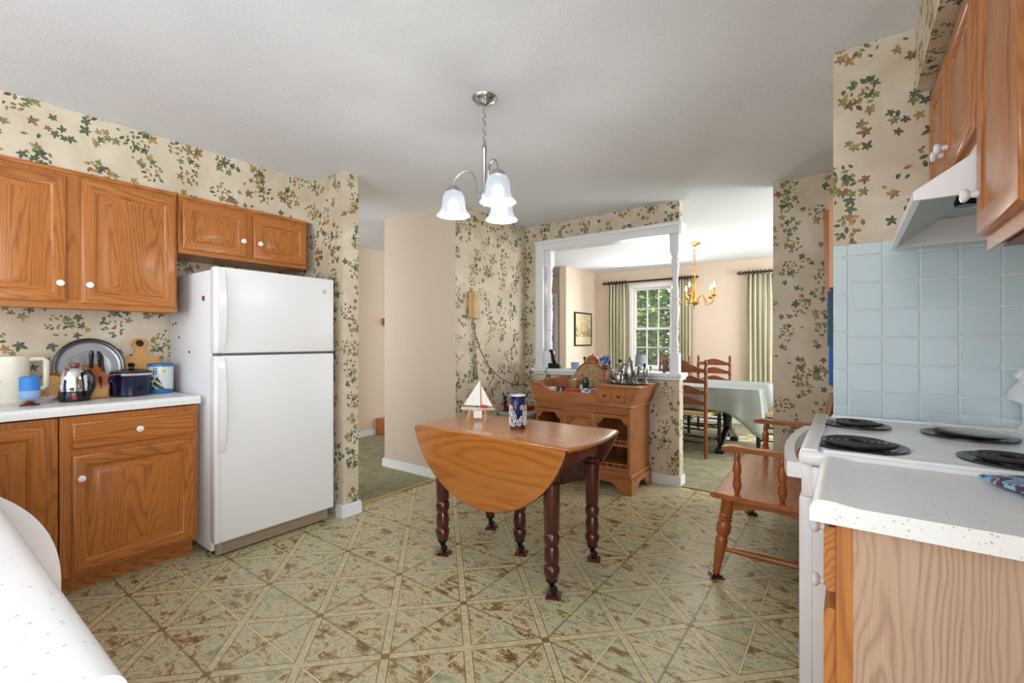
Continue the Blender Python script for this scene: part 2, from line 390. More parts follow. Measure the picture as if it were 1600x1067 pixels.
# ================================================================== SETTING
ZC = 2.44
struct('floor_kitchen', MB().box(-3.62, 2.2, -2.6, 4.03, -.05, 0), M['lino'], 'kitchen floor of diamond patterned green and tan linoleum', 'floor')
mb = MB().box(-6.2, -2.99, 1.5, 2.945, -.05, .008); mb.box(-6.2, -3.716, 2.945, 7.6, -.05, .008); mb.box(-3.716, 2.2, 4.035, 7.6, -.05, .008)
struct('floor_carpet', mb, M['carpet'], 'green carpet in the hallway and dining room', 'floor')
struct('trim_1', MB().box(-3.01, -2.98, 2.045, 2.945, 0, .012, .004), M['strip'], 'brass strip between linoleum and hallway carpet', 'trim')
struct('trim_2', MB().box(-1.17, -.467, 4.02, 4.05, 0, .012, .004), M['strip'], 'brass strip between linoleum and dining room carpet', 'trim')
struct('ceiling', MB().box(-6.2, 2.2, -2.6, 7.6, ZC, ZC+.06), M['ceil'], 'white textured plaster ceiling', 'ceiling')
struct('wall_left', MB().box(-3.72, -3.62, -1.2, 1.92, 0, ZC), M['paper'], 'ivy wallpapered wall behind the left counter')
struct('wall_left_soffit', MB().box(-3.62, -3.265, -1.2, 1.92, 2.125, ZC), M['paper'], 'ivy wallpapered soffit above the left wall cabinets')
struct('wall_pier', MB().box(-3.72, -2.875, 1.92, 2.045, 0, ZC), M['paper'], 'narrow ivy wallpapered wall end right of the refrigerator')
struct('wall_closet', MB().box(-3.716, -2.7585, 2.945, 3.04, 0, ZC).box(-3.716, -3.62, 3.04, 4.13, 0, ZC).box(-3.716, -2.757, 4.02, 4.13, 0, ZC), M['beige'], 'plain beige wall facing the kitchen beside the hallway')
struct('wall_phone', MB().box(-2.85, -2.757, 2.9455, 4.02, 0, ZC), M['paper'], 'ivy wallpapered wall where the telephone hangs')
mb = MB().box(-2.757, -2.56, 4.02, 4.13, 0, ZC).box(-2.56, -1.172, 4.02, 4.13, 0, .90).box(-2.56, -1.172, 4.02, 4.13, 2.19, ZC)
struct('wall_opening', mb, M['paper'], 'ivy wallpapered half wall with a white framed opening to the dining room')
struct('wall_dining_right', MB().box(-.467, .7, 3.985, 4.10, 0, ZC), M['paper'], 'ivy wallpapered wall right of the dining room doorway')
struct('wall_bench', MB().box(-.055, .06, 2.45, 3.985, 0, ZC), M['paper'], 'ivy wallpapered wall behind the wooden bench')
struct('wall_stove', MB().box(-.055, .68, 2.34, 2.45, 0, ZC), M['paper'], 'ivy wallpapered wall above the blue tiles beside the stove')
struct('wall_right', MB().box(.58, .68, .2, 2.34, 0, ZC), M['paper'], 'wall behind the stove and right cabinets')
struct('wall_right_soffit', MB().box(.203, .58, .2, 2.34, 2.19, ZC), M['paper'], 'ivy wallpapered soffit above the right wall cabinets')
# blue tiles
mb = MB(); xs = [-.003+.1095*i for i in range(6)]; zs = [1.586-.1095*i for i in range(8)]
g = .0024
for i in range(5):
    for j in range(7): mb.box(xs[i]+g, xs[i+1]-g, 2.331, 2.3385, zs[j+1]+g, zs[j]-g, .002, 1)
    mb.box(xs[i]+g, xs[i+1]-g, 2.331, 2.3385, zs[0]+g, 1.638, .003, 1)
z = 1.586
mb.box(-.0545, -.003-g, 2.331, 2.3385, 1.586+g, 1.638, .003, 1)
while z > .75: mb.box(-.0545, -.003-g, 2.331, 2.3385, z-.153+g, z-g, .003, 1); z -= .153
struct('wall_stove_tile', mb, M['tile'], 'pale blue square tiles behind the stove side', 'tile')
struct('wall_stove_grout', MB().box(-.053, .545, 2.3345, 2.34, .75, 1.636), M['grout'], 'white grout between the pale blue tiles', 'tile')
# hall and dining shell
struct('wall_hall', MB().box(-5.16, -5.06, 1.0, 7.55, 0, ZC), M['peach'], 'beige wall on the far side of the hallway')
WX = [(-2.97, -2.33), (-.62, .02)]; WZ = (.80, 2.13)
mb = MB(); x = -6.2
for a, b in WX:
    mb.box(x, a, 7.55, 7.68, 0, ZC).box(a, b, 7.55, 7.68, 0, WZ[0]).box(a, b, 7.55, 7.68, WZ[1], ZC); x = b
mb.box(x, 2.2, 7.55, 7.68, 0, ZC)
struct('wall_dining_back', mb, M['peach'], 'beige dining room back wall with windows')
struct('wall_dining_left', MB().box(-3.79, -3.67, 6.49, 7.55, 0, ZC), M['peach'], 'short beige dining room wall with the framed print')
def baseboard(name, x0, x1, y0, y1, label, zb=0):
    mb = MB().box(x0, x1, y0, y1, zb, zb+.075)
    xa, xb, ya, yb = x0, x1, y0, y1
    mb.box(xa+.003, xb-.003, ya+.003, yb-.003, zb+.075, zb+.088, .002, 1)
    struct(name, mb, M['trim'], label, 'baseboard')
baseboard('baseboard_pier', -2.94, -2.858, 1.903, 2.062, 'white baseboard around the end of the wall right of the refrigerator')
baseboard('baseboard_closet', -3.733, -2.757, 2.928, 2.945, 'white baseboard along the plain beige wall')
baseboard('baseboard_phone', -2.757, -2.742, 2.93, 4.02, 'white baseboard under the telephone wall')
baseboard('baseboard_opening', -2.742, -1.155, 4.003, 4.02, 'white baseboard under the framed opening')
baseboard('baseboard_opening_end', -1.172, -1.155, 4.02, 4.135, 'white baseboard on the end of the half wall')
baseboard('baseboard_hall', -5.06, -5.045, 1.5, 3.86, 'white baseboard along the far hallway wall')
baseboard('baseboard_dining_right', -.485, .0, 3.968, 3.985, 'white baseboard behind the bench')
baseboard('baseboard_dining_back', -3.67, 2.0, 7.533, 7.55, 'white baseboard along the dining room back wall')
# opening trim
mb = MB().box(-2.626, -2.535, 4.0, 4.02, .965, 2.243, .004).box(-2.575, -2.537, 4.02, 4.15, .965, 2.19)
struct('trim_3', mb, M['trim'], 'white side casing left of the opening to the dining room', 'trim')
mb = MB().box(-2.535, -1.165, 4.0, 4.02, 2.165, 2.243, .004).box(-2.535, -1.165, 4.02, 4.14, 2.165, 2.192).box(-2.63, -1.150, 3.985, 4.16, 2.228, 2.262, .006).box(-1.172, -1.16, 4.02, 4.14, 2.17, 2.24)
struct('trim_4', mb, M['trim'], 'white head casing across the top of the dining room opening', 'trim')
mb = MB().box(-2.66, -1.14, 3.965, 4.18, .93, .965, .008).box(-2.63, -1.155, 3.985, 4.165, .905, .93, .006)
struct('trim_5', mb, M['trim'], 'white sill shelf of the opening above the wooden hutch', 'sill')
def turned_post(x, y, label, name):
    mb = MB(); r = .038; z0, z1 = .965, 2.165
    mb.box(x-r, x+r, y-r, y+r, z0, z0+.17, .003).box(x-r, x+r, y-r, y+r, z1-.16, z1, .003)
    p = [(.034, z0+.17), (.026, z0+.185), (.036, z0+.2), (.026, z0+.215), (.032, z0+.24), (.022, z0+.30), (.030, z0+.36), (.024, z0+.38), (.034, z0+.395), (.026, z0+.41),
         (.033, z0+.50), (.035, z0+.56), (.027, z0+.62), (.036, z0+.64), (.027, z0+.66), (.031, z0+.70), (.022, z0+.80), (.030, z0+.9), (.036, z0+.93), (.026, z0+.95), (.036, z0+.975), (.026, z0+1.0), (.036, z0+1.025), (.036, z1-.16)]
    mb.lathe(p, (x, y, 0), 20); struct(name, mb, M['trim'], label, 'post')
turned_post(-1.222, 4.075, 'white turned post at the right end of the opening', 'trim_6')
turned_post(-2.50, 4.075, 'white turned half post at the left end of the opening', 'trim_7')

# windows
def window(n, x0, x1, label):
    z0, z1 = WZ; root = thing('window_%d' % n, label, 'window', ((x0+x1)/2, 7.55, z0)); root['kind'] = 'structure'
    m = MB(); c = .065
    m.box(x0-c, x0, 7.528, 7.55, z0-.05, z1+.07, .004).box(x1, x1+c, 7.528, 7.55, z0-.05, z1+.07, .004).box(x0-c-.008, x1+c+.008, 7.524, 7.55, z1, z1+.075, .004)
    m.box(x0-c-.02, x1+c+.02, 7.50, 7.55, z0-.03, z0, .004).box(x0-c, x1+c, 7.53, 7.55, z0-.1, z0-.03, .004)
    m.build('window_casing', M['trim'], root, world=True)
    zm = (z0+z1)/2-.02
    for nm, za, zb, y in (('upper_sash', zm-.02, z1, 7.60), ('lower_sash', z0, zm+.02, 7.575)):
        s = MB(); f = .035
        s.box(x0, x0+f, y, y+.028, za, zb).box(x1-f, x1, y, y+.028, za, zb).box(x0+f, x1-f, y, y+.028, zb-f, zb).box(x0+f, x1-f, y, y+.028, za, za+f)
        for k in (1, 2):
            xx = x0+f+(x1-x0-2*f)*k/3; s.box(xx-.008, xx+.008, y+.004, y+.024, za+f, zb-f)
        zz = (za+zb)/2; s.box(x0+f, x1-f, y+.004, y+.024, zz-.008, zz+.008)
        so_ = s.build(nm, M['trim'], root, world=True)
        MB().box(x0+f*.5, x1-f*.5, y+.0125, y+.0155, za+f*.5, zb-f*.5).build('window_pane', M['pane'], so_, world=True)
window(1, *WX[0], 'white double hung grid window in the dining room with trees outside')
window(2, *WX[1], 'second dining room window behind the right wallpapered wall')

# ================================================================== CABINETS
LX = lambda X, Y, Z: Matrix(((0, 1, 0, X), (1, 0, 0, Y), (0, 0, 1, Z), (0, 0, 0, 1)))       # width -> +Y, out -> +X
RX = lambda X, Y, Z: Matrix(((0, -1, 0, X), (-1, 0, 0, Y), (0, 0, 1, Z), (0, 0, 0, 1)))     # width -> -Y, out -> -X
def panel_door(w, h, t=.02, drawer=False, fr=.058):
    """Raised panel in local x (width), y (out), z (up); slot 0 vertical grain, slot 1 horizontal."""
    mb = MB()
    rings = [(0, 0), (0, t-.008), (.006, t-.001), (.010, t)]
    rings += [(.012, t)] if drawer else [(fr-.008, t), (fr-.004, t-.004), (fr, t-.005), (fr+.004, t-.011), (fr+.012, t-.011), (fr+.042, t-.001), (fr+.046, t)]
    vs = []
    for i, y in rings: vs += [(i, y, i), (w-i, y, i), (w-i, y, h-i), (i, y, h-i)]
    mb.v = [tuple(v) for v in vs]
    for k in range(len(rings)-1):
        a, b = 4*k, 4*k+4; panelring = (not drawer) and k >= 8
        for e in range(4):
            mb.f.append((a+e, a+(e+1) % 4, b+(e+1) % 4, b+e)); mb.mi.append(1 if ((e in (0, 2)) and not panelring) or drawer else 0)
    l = 4*(len(rings)-1); mb.f.append((l, l+1, l+2, l+3)); mb.mi.append(1 if drawer else 0)
    mb.f.append((3, 2, 1, 0)); mb.mi.append(0)
    return mb
KN = [(.0075, 0), (.0085, .004), (.007, .010), (.0075, .014), (.014, .019), (.0165, .024), (.0155, .029), (.010, .032), (.001, .033)]
def knob(parent, x, y, z, axis):
    return MB().lathe(KN, (x, y, z), 16, axis).build('knob', M['porc'], parent, world=True)
OAKL = [M['oak_z'], M['oak_y']]
def door(root, side, X, y0, y1, z0, z1, kn=None, drawer=False, t=.02, name=None):
    mb = panel_door(y1-y0, z1-z0, t, drawer)
    mb.xf(LX(X, y0, z0) if side == 'L' else RX(X, y1, z0))
    o = mb.build(name or ('drawer' if drawer else 'door'), OAKL, root, world=True)
    if kn: knob(o, X+(t if side == 'L' else -t), kn[0], kn[1], 'x' if side == 'L' else '-x')
    return o
# --- left wall cabinets
def upper_left(y0, y1, z0, z1, label, doors):
    r = thing('wall_cabinet', label, 'cabinet', (-3.43, (y0+y1)/2, z0))
    m = MB().box(-3.62, -3.245, y0, y1, z0+.012, z1, .001, 1)
    m.build('cabinet_body', OAKL[0], r, world=True)
    m = MB().box(-3.62, -3.238, y0, y1, z1-.022, z1, .003, 1); m.build('top_moulding', M['oak_y'], r, world=True)
    m = MB().box(-3.245, -3.238, y0, y1, z0, z0+.05, .002, 1).box(-3.62, -3.245, y1-.014, y1, z0, z0+.03); m.build('bottom_rail', M['oak_y'], r, world=True)
    for d in doors: door(r, 'L', -3.238, *d)
    return r
upper_left(-.60, .185, 1.41, 2.125, 'wall cabinet at the left edge of the photo', [(-.58, -.22, 1.44, 2.085, (-.25, 1.535)), (-.19, .17, 1.44, 2.085, (.14, 1.535))])
upper_left(.19, 1.045, 1.41, 2.125, 'tall two door oak wall cabinet left of the refrigerator', [(.20, .560, 1.44, 2.085, (.533, 1.535)), (.617, 1.033, 1.44, 2.085, (.645, 1.535))])
upper_left(1.05, 1.86, 1.77, 2.125, 'short two door oak wall cabinet above the refrigerator', [(1.07, 1.432, 1.795, 2.085, (1.402, 1.895)), (1.478, 1.85, 1.795, 2.085, (1.508, 1.895))])
# --- left base cabinets
def base_left(y0, y1, label, parts):
    r = thing('base_cabinet', label, 'cabinet', (-3.3, (y0+y1)/2, 0))
    MB().box(-3.618, -3.05, y0, y1, .10, .875, .001, 1).build('cabinet_body', M['oak_z'], r, world=True)
    MB().box(-3.618, -3.125, y0, y1, .0, .10).build('toe_kick', M['oak_y'], r, world=True)
    for p in parts: p(r)
    return r
base_left(.505, 1.085, 'oak base cabinet with drawer and door beside the refrigerator', [
    lambda r: door(r, 'L', -3.05, .545, 1.065, .715, .845, (.805, .783), True),
    lambda r: door(r, 'L', -3.05, .545, 1.065, .115, .685, (.577, .575))])
base_left(-.35, .50, 'oak base cabinet at the left edge below the counter', [
    lambda r: door(r, 'L', -3.05, .06, .455, .115, .845, (.09, .7)), lambda r: door(r, 'L', -3.05, -.33, .03, .115, .845, (0, .7))])
# --- counters
def counter_profile(out, zt=.93, th=.045, back=0):
    # profile (d, z): d grows towards the front edge at d = out
    P = [(back, zt-.006), (out-.085, zt-.006)]
    for k in range(5): a = k/4; P.append((out-.085+.055*a, zt-.006+.006*(.5-.5*math.cos(PI*a))))
    for k in range(7): a = PI/2*k/6; P.append((out-.022+.022*math.sin(a), zt-.022+.022*math.cos(a)))
    P += [(out, zt-th), (out-.02, zt-th), (back, zt-th)]
    return P
mb = MB(); mb.prism([(-3.62+d, z) for d, z in counter_profile(.60)], 'y', -.35, 1.09); mb.box(-3.62, -3.603, -.35, 1.09, .92, 1.0, .004)
o = mb.build('countertop', M['lam']); tag(o, 'white laminate countertop on the left oak base cabinets', 'countertop')
# --- near counter with bow fronted dishwasher
mb = MB(); mb.prism([(-.52+d, z) for d, z in counter_profile(.662)], 'x', -2.98, -.565)
o = mb.build('countertop', M['lam']); tag(o, 'speckled white countertop across the lower left corner of the photo', 'countertop')
r = thing('dishwasher', 'white bow fronted dishwasher under the near counter', 'dishwasher', (-1.385, -.1, 0))
MB().box(-1.70, -1.07, -.45, .125, .09, .855).build('tub_body', M['enamel'], r, world=True)
def bow(z0, z1):
    n = 24; P = [(-1.715+.665*k/n, .176+.026*(1-(2*k/n-1)**2)) for k in range(n+1)]
    return MB().prism(P+[(-1.05, .125), (-1.715, .125)], 'z', z0, z1)
bow(.73, .855).build('control_panel', M['enamel'], r, world=True); bow(.1, .725).build('door', M['enamel'], r, world=True)
MB().box(-1.69, -1.08, -.4, .06, 0, .09).build('toe_kick', M['black'], r, world=True)
r = thing('base_cabinet', 'oak base cabinet under the right end of the near counter', 'cabinet', (-.82, -.2, 0))
MB().box(-1.065, -.575, -.5, .085, .1, .875).build('cabinet_body', M['oak_z'], r, world=True); MB().box(-1.065, -.575, -.5, .02, 0, .1).build('toe_kick', M['oak_x'], r, world=True)
r = thing('base_cabinet', 'oak base cabinet behind the dishwasher at the left', 'cabinet', (-2.37, -.2, 0))
MB().box(-2.98, -1.72, -.5, .085, .1, .875).build('cabinet_body', M['oak_z'], r, world=True); MB().box(-2.98, -1.72, -.5, .02, 0, .1).build('toe_kick', M['oak_x'], r, world=True)

# --- right side: base cabinet + counter
r = thing('base_cabinet', 'oak drawer cabinet with pale end panel in the right foreground', 'cabinet', (.25, 1.33, 0))
MB().box(.005, .58, 1.137, 1.525, .09, .885).build('end_panel', M['lightoak'], r, world=True)
MB().box(-.022, .005, 1.135, 1.528, .09, .885, .001, 1).build('face_frame', M['oak_z'], r, world=True)
MB().box(.06, .58, 1.16, 1.52, 0, .09).build('toe_kick', M['oak_y'], r, world=True)
for a, b in ((.735, .865), (.12, .70)):
    mb = MB(); h = b-a; P = [(-.022, a), (-.036, a), (-.043, a+.012), (-.043, b-.012), (-.036, b), (-.022, b)]
    mb.prism(P, 'y', 1.142, 1.515); d = mb.build('drawer' if a > .5 else 'door', M['oak_y'] if a > .5 else M['oak_z'], r, world=True)
    knob(d, -.043, 1.33 if a > .5 else 1.345, .80 if a > .5 else .665, '-x')
mb = MB(); prof = [(.58-d, z) for d, z in counter_profile(.645)]
mb.prism(prof, 'y', 1.10, 1.53)
o = mb.build('countertop', M['lam']); tag(o, 'speckled white countertop beside the stove in the right foreground', 'countertop')
# --- right wall cabinets
def upper_right(y0, y1, z0, z1, label, doors, X=.265):
    r = thing('wall_cabinet', label, 'cabinet', (.42, (y0+y1)/2, z0))
    MB().box(X, .58, y0, y1, z0+.015, z1).build('cabinet_body', M['oak_z'], r, world=True)
    MB().box(X-.004, X, y0, y1, z0, z0+.05, .001, 1).build('bottom_rail', M['oak_y'], r, world=True)
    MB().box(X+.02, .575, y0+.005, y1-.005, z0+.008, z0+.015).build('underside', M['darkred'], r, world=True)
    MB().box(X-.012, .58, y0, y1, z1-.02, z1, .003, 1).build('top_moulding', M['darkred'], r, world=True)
    for d in doors: door(r, 'R', X-.004, *d, t=.02)
    return r
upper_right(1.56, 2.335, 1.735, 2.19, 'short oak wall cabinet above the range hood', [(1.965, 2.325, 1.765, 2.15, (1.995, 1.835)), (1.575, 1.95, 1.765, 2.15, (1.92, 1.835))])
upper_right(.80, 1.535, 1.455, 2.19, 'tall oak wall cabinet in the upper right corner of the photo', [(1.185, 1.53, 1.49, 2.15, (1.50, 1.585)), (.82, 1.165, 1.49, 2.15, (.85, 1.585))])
# --- range hood
r = thing('range_hood', 'white range hood with grey underside below the right cabinets', 'hood', (.35, 1.93, 1.6))
y0, y1 = 1.545, 2.315; zb = 1.600
side = [(.13, zb), (.13, zb+.022), (.255, zb+.105), (.255, 1.735), (.58, 1.735), (.58, zb)]
for y in (y0, y1-.012): MB().prism(side, 'y', y, y+.012).build('side_panel', M['enamel'], r, world=True)
m = MB().prism([(.13, zb), (.13, zb+.022), (.255, zb+.105), (.255, 1.735), (.267, 1.735), (.267, zb+.1), (.145, zb+.016), (.145, zb)], 'y', y0+.012, y1-.012)
m.build('front_canopy', M['enamel'], r, world=True)
m = MB().prism([(.142, zb+.005), (.142, zb+.017), (.265, zb+.10), (.40, zb+.105), (.575, zb+.10), (.575, zb+.09), (.40, zb+.095), (.27, zb+.09), (.15, zb+.01)], 'y', y0+.012, y1-.012)
m.build('inner_lining', M['hoodgrey'], r, world=True)
m = MB().box(.38, .565, 1.75, 2.1, zb+.03, zb+.092); m.build('filter', M['hoodgrey'], r, world=True)
m = MB().lathe([(.024, 0), (.026, .01), (.02, .03), (.016, .045)], (.268, 1.83, zb+.03), 16); m.build('lamp_socket', M['black'], r, world=True)

# ================================================================== STOVE
r = thing('stove', 'white electric coil stove beside the blue tiles', 'stove', (.22, 1.93, 0))
MB().box(-.085, .53, 1.545, 2.295, .02, .89, .004).build('body', M['enamel'], r, world=True)
m = MB().box(-.118, .55, 1.535, 2.31, .894, .935, .014, 3).build('cooktop', M['enamel'], r, world=True)
rim = MB()
for a in ((-.113, -.07, 1.54, 2.305), (-.06, .5, 1.54, 1.565), (-.06, .5, 2.28, 2.305)): rim.box(a[0], a[1], a[2], a[3], .932, .943, .005, 2)
rim.build('raised_rim', M['enamel'], r, world=True)
MB().box(-.118, -.085, 1.56, 2.285, .235, .80, .008).build('oven_door', M['enamel'], r, world=True)
MB().box(-.112, -.085, 1.56, 2.285, .80, .896, .004).build('front_panel', M['enamel'], r, world=True)
MB().box(-.115, -.085, 1.56, 2.285, .04, .22, .008).build('storage_drawer', M['enamel'], r, world=True)
K = 24; oc = [(-.148-.032*math.sin(PI*k/K)**.8, 1.57+.70*k/K) for k in range(K+1)]
ic = [(-.122-.030*math.sin(PI*k/K)**.8, 1.60+.64*k/K) for k in range(K+1)]
P = [(-.105, 1.57)]+oc+[(-.105, 2.27), (-.105, 2.24)]+ic[::-1]+[(-.105, 1.60)]
MB().prism(P, 'z', .848, .892).build('oven_handle', M['enamel'], r, world=True)
for k, (x, y, R) in enumerate(((.02, 1.70, .095), (.02, 2.10, .078), (.33, 1.70, .078), (.31, 2.08, .095))):
    b = MB().lathe([(R+.022, .936), (R+.022, .941), (R+.010, .941), (R, .934), (.02, .932)], (x, y, 0), 36, cap=True).build('burner', M['pan'], r, world=True)
    pts = []; tn = 4 if R > .09 else 3
    for i in range(tn*28+1):
        q = i/28*2*PI; rr = .022+(R-.03)*i/(tn*28); pts.append((x+rr*math.cos(q), y+rr*math.sin(q), .947))
    MB().tube(pts, .0068, 6, flat=.8).build('coil', M['coil'], b, world=True)
    MB().lathe([(.016, .936), (.016, .945), (.001, .946)], (x, y, 0), 14).build('coil_cap', M['chrome'], b, world=True)
m = MB().prism([(.455, .93), (.565, .93), (.565, 1.165), (.515, 1.165), (.445, 1.075), (.44, 1.045), (.475, 1.035), (.478, .96)], 'y', 1.54, 2.305)
m.build('control_panel', M['enamel'], r, world=True)
nv = Vector((-.79, 0, .61))
for y in (1.64, 1.78, 2.05, 2.14, 2.22):
    m = MB(); base = Vector((.478, y, 1.12)); t = Vector((0, 1, 0)); u2 = nv.cross(t)
    m.lathe([(.030, 0), (.030, .006), (.022, .010), (.020, .032), (.016, .036)], (0, 0, 0), 18)
    m.xf(Matrix(((t.x, u2.x, nv.x, base.x), (t.y, u2.y, nv.y, base.y), (t.z, u2.z, nv.z, base.z), (0, 0, 0, 1)))); m.build('control_knob', M['enamel'], r, world=True)
m = MB().box(.475, .566, 2.16, 2.30, 1.10, 1.145, .012); m.build('panel_end_cap', M['enamel'], r, world=True)
# glass dish on the stove and pot holder on the counter
m = MB().lathe([(.05, .0), (.105, .002), (.125, .018), (.132, .034), (.129, .034), (.121, .02), (.10, .006), (.04, .004)], (0, 0, 0), 32, sx=1, sy=1.15)
solo('glass_dish', m, M['thickglass'], 'clear glass dish standing on the stove back', 'dish', (.335, 2.06, .955))
mbp = MB().box(-.075, .075, -.075, .075, 0, .012, .005)
nh = NT('patchwork_cloth'); nh.done(nh.ramp(nh.noise(nh.objco(), 40, 2), [(.35, '#5a3550'), (.48, '#7fb4d8'), (.6, '#8a4a3a'), (.7, '#d8e4ea')], 'CONSTANT'), .8)
solo('pot_holder', mbp, nh.mat, 'colourful patchwork pot holder on the counter beside the stove', 'pot holder', (.335, 1.44, .931), rz=.5)

# ================================================================== REFRIGERATOR
r = thing('refrigerator', 'white top freezer refrigerator between counter and wall end', 'refrigerator', (-3.27, 1.49, 0))
FY0, FY1 = 1.115, 1.862
MB().box(-3.60, -2.962, FY0+.006, FY1-.006, .03, 1.655, .006).build('cabinet_body', M['fridge'], r, world=True)
MB().box(-2.962, -2.955, FY0+.012, FY1-.012, .09, 1.645).build('door_gasket', M['gasket'], r, world=True)
def fr_door(z0, z1, nm, ha, hb):
    d = MB().box(-2.955, -2.895, FY0+.03, FY1, z0, z1, .010, 3).build(nm, M['fridge'], r, world=True)
    # handle strip along the left edge, deepest at its middle
    h = MB().box(-2.955, -2.897, FY0, FY0+.032, z0, z1, .006, 2)
    h.build('edge_trim', M['enamel'], d, world=True)
    m = MB(); N = 14; P = []
    for i in range(N+1):
        t = i/N; zz = ha+(hb-ha)*t; P.append((-2.893+.036*math.sin(PI*min(1, max(0, t)))**.6, zz))
    m.prism([(-2.898, hb), (-2.898, ha)]+P, 'y', FY0+.012, FY0+.048)
    m.build('handle', M['enamel'], d, world=True)
    return d
d1 = fr_door(1.172, 1.668, 'freezer_door', 1.18, 1.655)
d2 = fr_door(.088, 1.158, 'fresh_food_door', .60, 1.15)
MB().box(-2.896, -2.892, 1.775, 1.803, 1.565, 1.595, .001, 1).build('badge', flat('pale_grey_badge', '#c8cbd0', .3), d1, world=True)
m = MB().box(-2.955, -2.925, FY0+.02, FY1-.03, .012, .082, .003)
for z_ in (.026, .044, .062): m.box(-2.925, -2.918, FY0+.05, FY1-.06, z_, z_+.008)
m.build('toe_grille', flat('taupe_grille', '#a08f78', .5), r, world=True)
for y in (FY0+.05, FY1-.05):
    for x_ in (-3.5, -3.0): MB().box(x_-.02, x_+.02, y-.02, y+.02, 0, .035).build('foot', M['black'], r, world=True)
def mag(y_x, z, label, s=.006, mat=None, sq=False):
    m = MB().box(-s, s, -.004, 0, -s, s, .001, 1) if sq else MB().lathe([(s, 0), (s, .005), (s*.7, .006)], (0, 0, 0), 12, '-y')
    solo('magnet', m, mat or M['black'], label, 'magnet', (y_x, FY0+.006, z), 'magnets on the side of the refrigerator')
mag(-3.064, 1.494, 'small reddish brown square magnet on the refrigerator side', .014, flat('brown_magnet', '#7d3a22', .5), True)
mag(-3.60+.06, 1.351, 'left black button magnet of the upper pair on the refrigerator side')
mag(-3.492, 1.357, 'right black button magnet of the upper pair on the refrigerator side')
mag(-3.438, 1.266, 'black button magnet just below the pair on the refrigerator side')
mag(-3.273, 1.175, 'lowest black button magnet on the refrigerator side')

# ================================================================== ITEMS ON LEFT COUNTER
ZT = .9245
r = thing('percolator', 'chrome electric percolator with black base and handle', 'percolator', (-3.33, .61, ZT))
MB().lathe([(.062, 0), (.064, .006), (.064, .05), (.062, .055)], n=28).build('base', M['black'], r)
MB().lathe([(.062, .055), (.064, .08), (.06, .12), (.05, .155), (.047, .162), (.049, .166)], n=28).build('pot', M['chrome'], r)
MB().lathe([(.05, .166), (.045, .174), (.02, .180), (.018, .182)], n=24).build('lid', M['chrome'], r)
MB().lathe([(.018, .182), (.022, .186), (.020, .20), (.012, .203)], n=16).build('lid_knob', flat('amber_knob', '#6e3a1c', .15), r)
MB().tube([(.048, .030, .15), (.068, .044, .155), (.083, .055, .13), (.083, .055, .07), (.064, .042, .03), (.052, .034, .02)], [.012, .013, .013, .012, .012, .010], 10).build('handle', M['black'], r)
MB().lathe([(.010, 0), (.010, .004)], (.060, -.012, .022), 12, 'x').build('red_switch', M['red'], r)
r = thing('candle_goblet', 'bright blue candle in a glass on a dark foot', 'candle', (-3.27, .435, ZT))
MB().lathe([(.036, 0), (.036, .006), (.015, .014), (.012, .022)], n=24).build('foot', M['terracotta'], r)
MB().lathe([(.012, .022), (.03, .026), (.041, .04), (.042, .075), (.0405, .075), (.039, .042), (.02, .03)], n=28).build('glass_cup', M['glass'], r)
MB().lathe([(.037, .034), (.0375, .14), (.033, .142), (.03, .136), (.001, .136)], n=28).build('candle', M['blue'], r)
r = thing('pitcher', 'tall cream plastic pitcher with square handle at the left edge', 'pitcher', (-3.49, .40, ZT))
MB().lathe([(.058, 0), (.066, .01), (.068, .2), (.072, .235), (.07, .24), (.064, .232), (.06, .02)], n=28).build('body', M['cream'], r)
MB().tube([(.03, .05, .225), (.03, .11, .225), (.03, .122, .215), (.03, .122, .08), (.03, .11, .068), (.03, .055, .07)], .013, 8).build('handle', M['cream'], r)
m = MB().lathe([(.03, 0), (.035, .004), (.038, .03), (.03, .06), (.018, .075), (.02, .09), (.03, .13), (.028, .13), (.018, .092)], n=24)
solo('glass_vase', m, M['glass'], 'small clear glass vase at the left edge before the pitcher', 'vase', (-3.30, .315, ZT))
m = MB().lathe([(.02, .0), (.024, .003), (.044, .016), (.054, .028), (.052, .030), (.042, .02), (.02, .008)], n=32)
solo('glass_plate', m, M['glass'], 'shallow clear glass plate between candle and percolator', 'plate', (-3.375, .50, ZT))
r = thing('knife_block', 'reddish wooden knife block behind the percolator', 'knife block', (-3.425, .71, ZT), .15)
m = MB(); m.prism([(-.06, 0), (.05, 0), (.05, .06), (.02, .125), (-.02, .185), (-.075, .165)], 'y', -.048, .048); m.build('block', M['rosewood'], r)
for y in (-.024, .012): MB().box(.0, .052, y-.001, y+.001, .03, .12).build('slot', M['dark'], r)
m = MB().box(.05, .056, -.04, .04, .005, .055, .002); m.build('front_board', M['board'], r)
def knife(dx, dy, z, L, lab, tilt, rz):
    r = thing('knife', lab, 'knife', (-3.425+dx, .71+dy, ZT+z), rz, 'knives in the wooden block')
    m = MB().tube([(-tilt*t, 0, L*t) for t in (0, .2, .5, .8, 1)], [.008, .010, .0095, .012, .007], 8, flat=.7); m.build('handle', M['black'], r)
    MB().box(-.001, .012, -.001, .001, -.06, 0).build('blade', M['chrome'], r)
knife(-.01, -.012, .155, .11, 'left black handled knife standing in the wooden block', -.01, 0)
knife(-.015, .030, .14, .12, 'right thicker black handled knife in the wooden block', .02, .3)
knife(.0, .038, .132, .115, 'black handled shears behind the thicker knife in the block', .03, .2)
r = thing('slow_cooker', 'dark blue round slow cooker with black lid', 'slow cooker', (-3.40, .868, ZT))
MB().lathe([(.085, 0), (.095, .008), (.097, .115), (.100, .12)], n=32).build('body', flat('dark_navy_gloss', '#0b1233', .08), r)
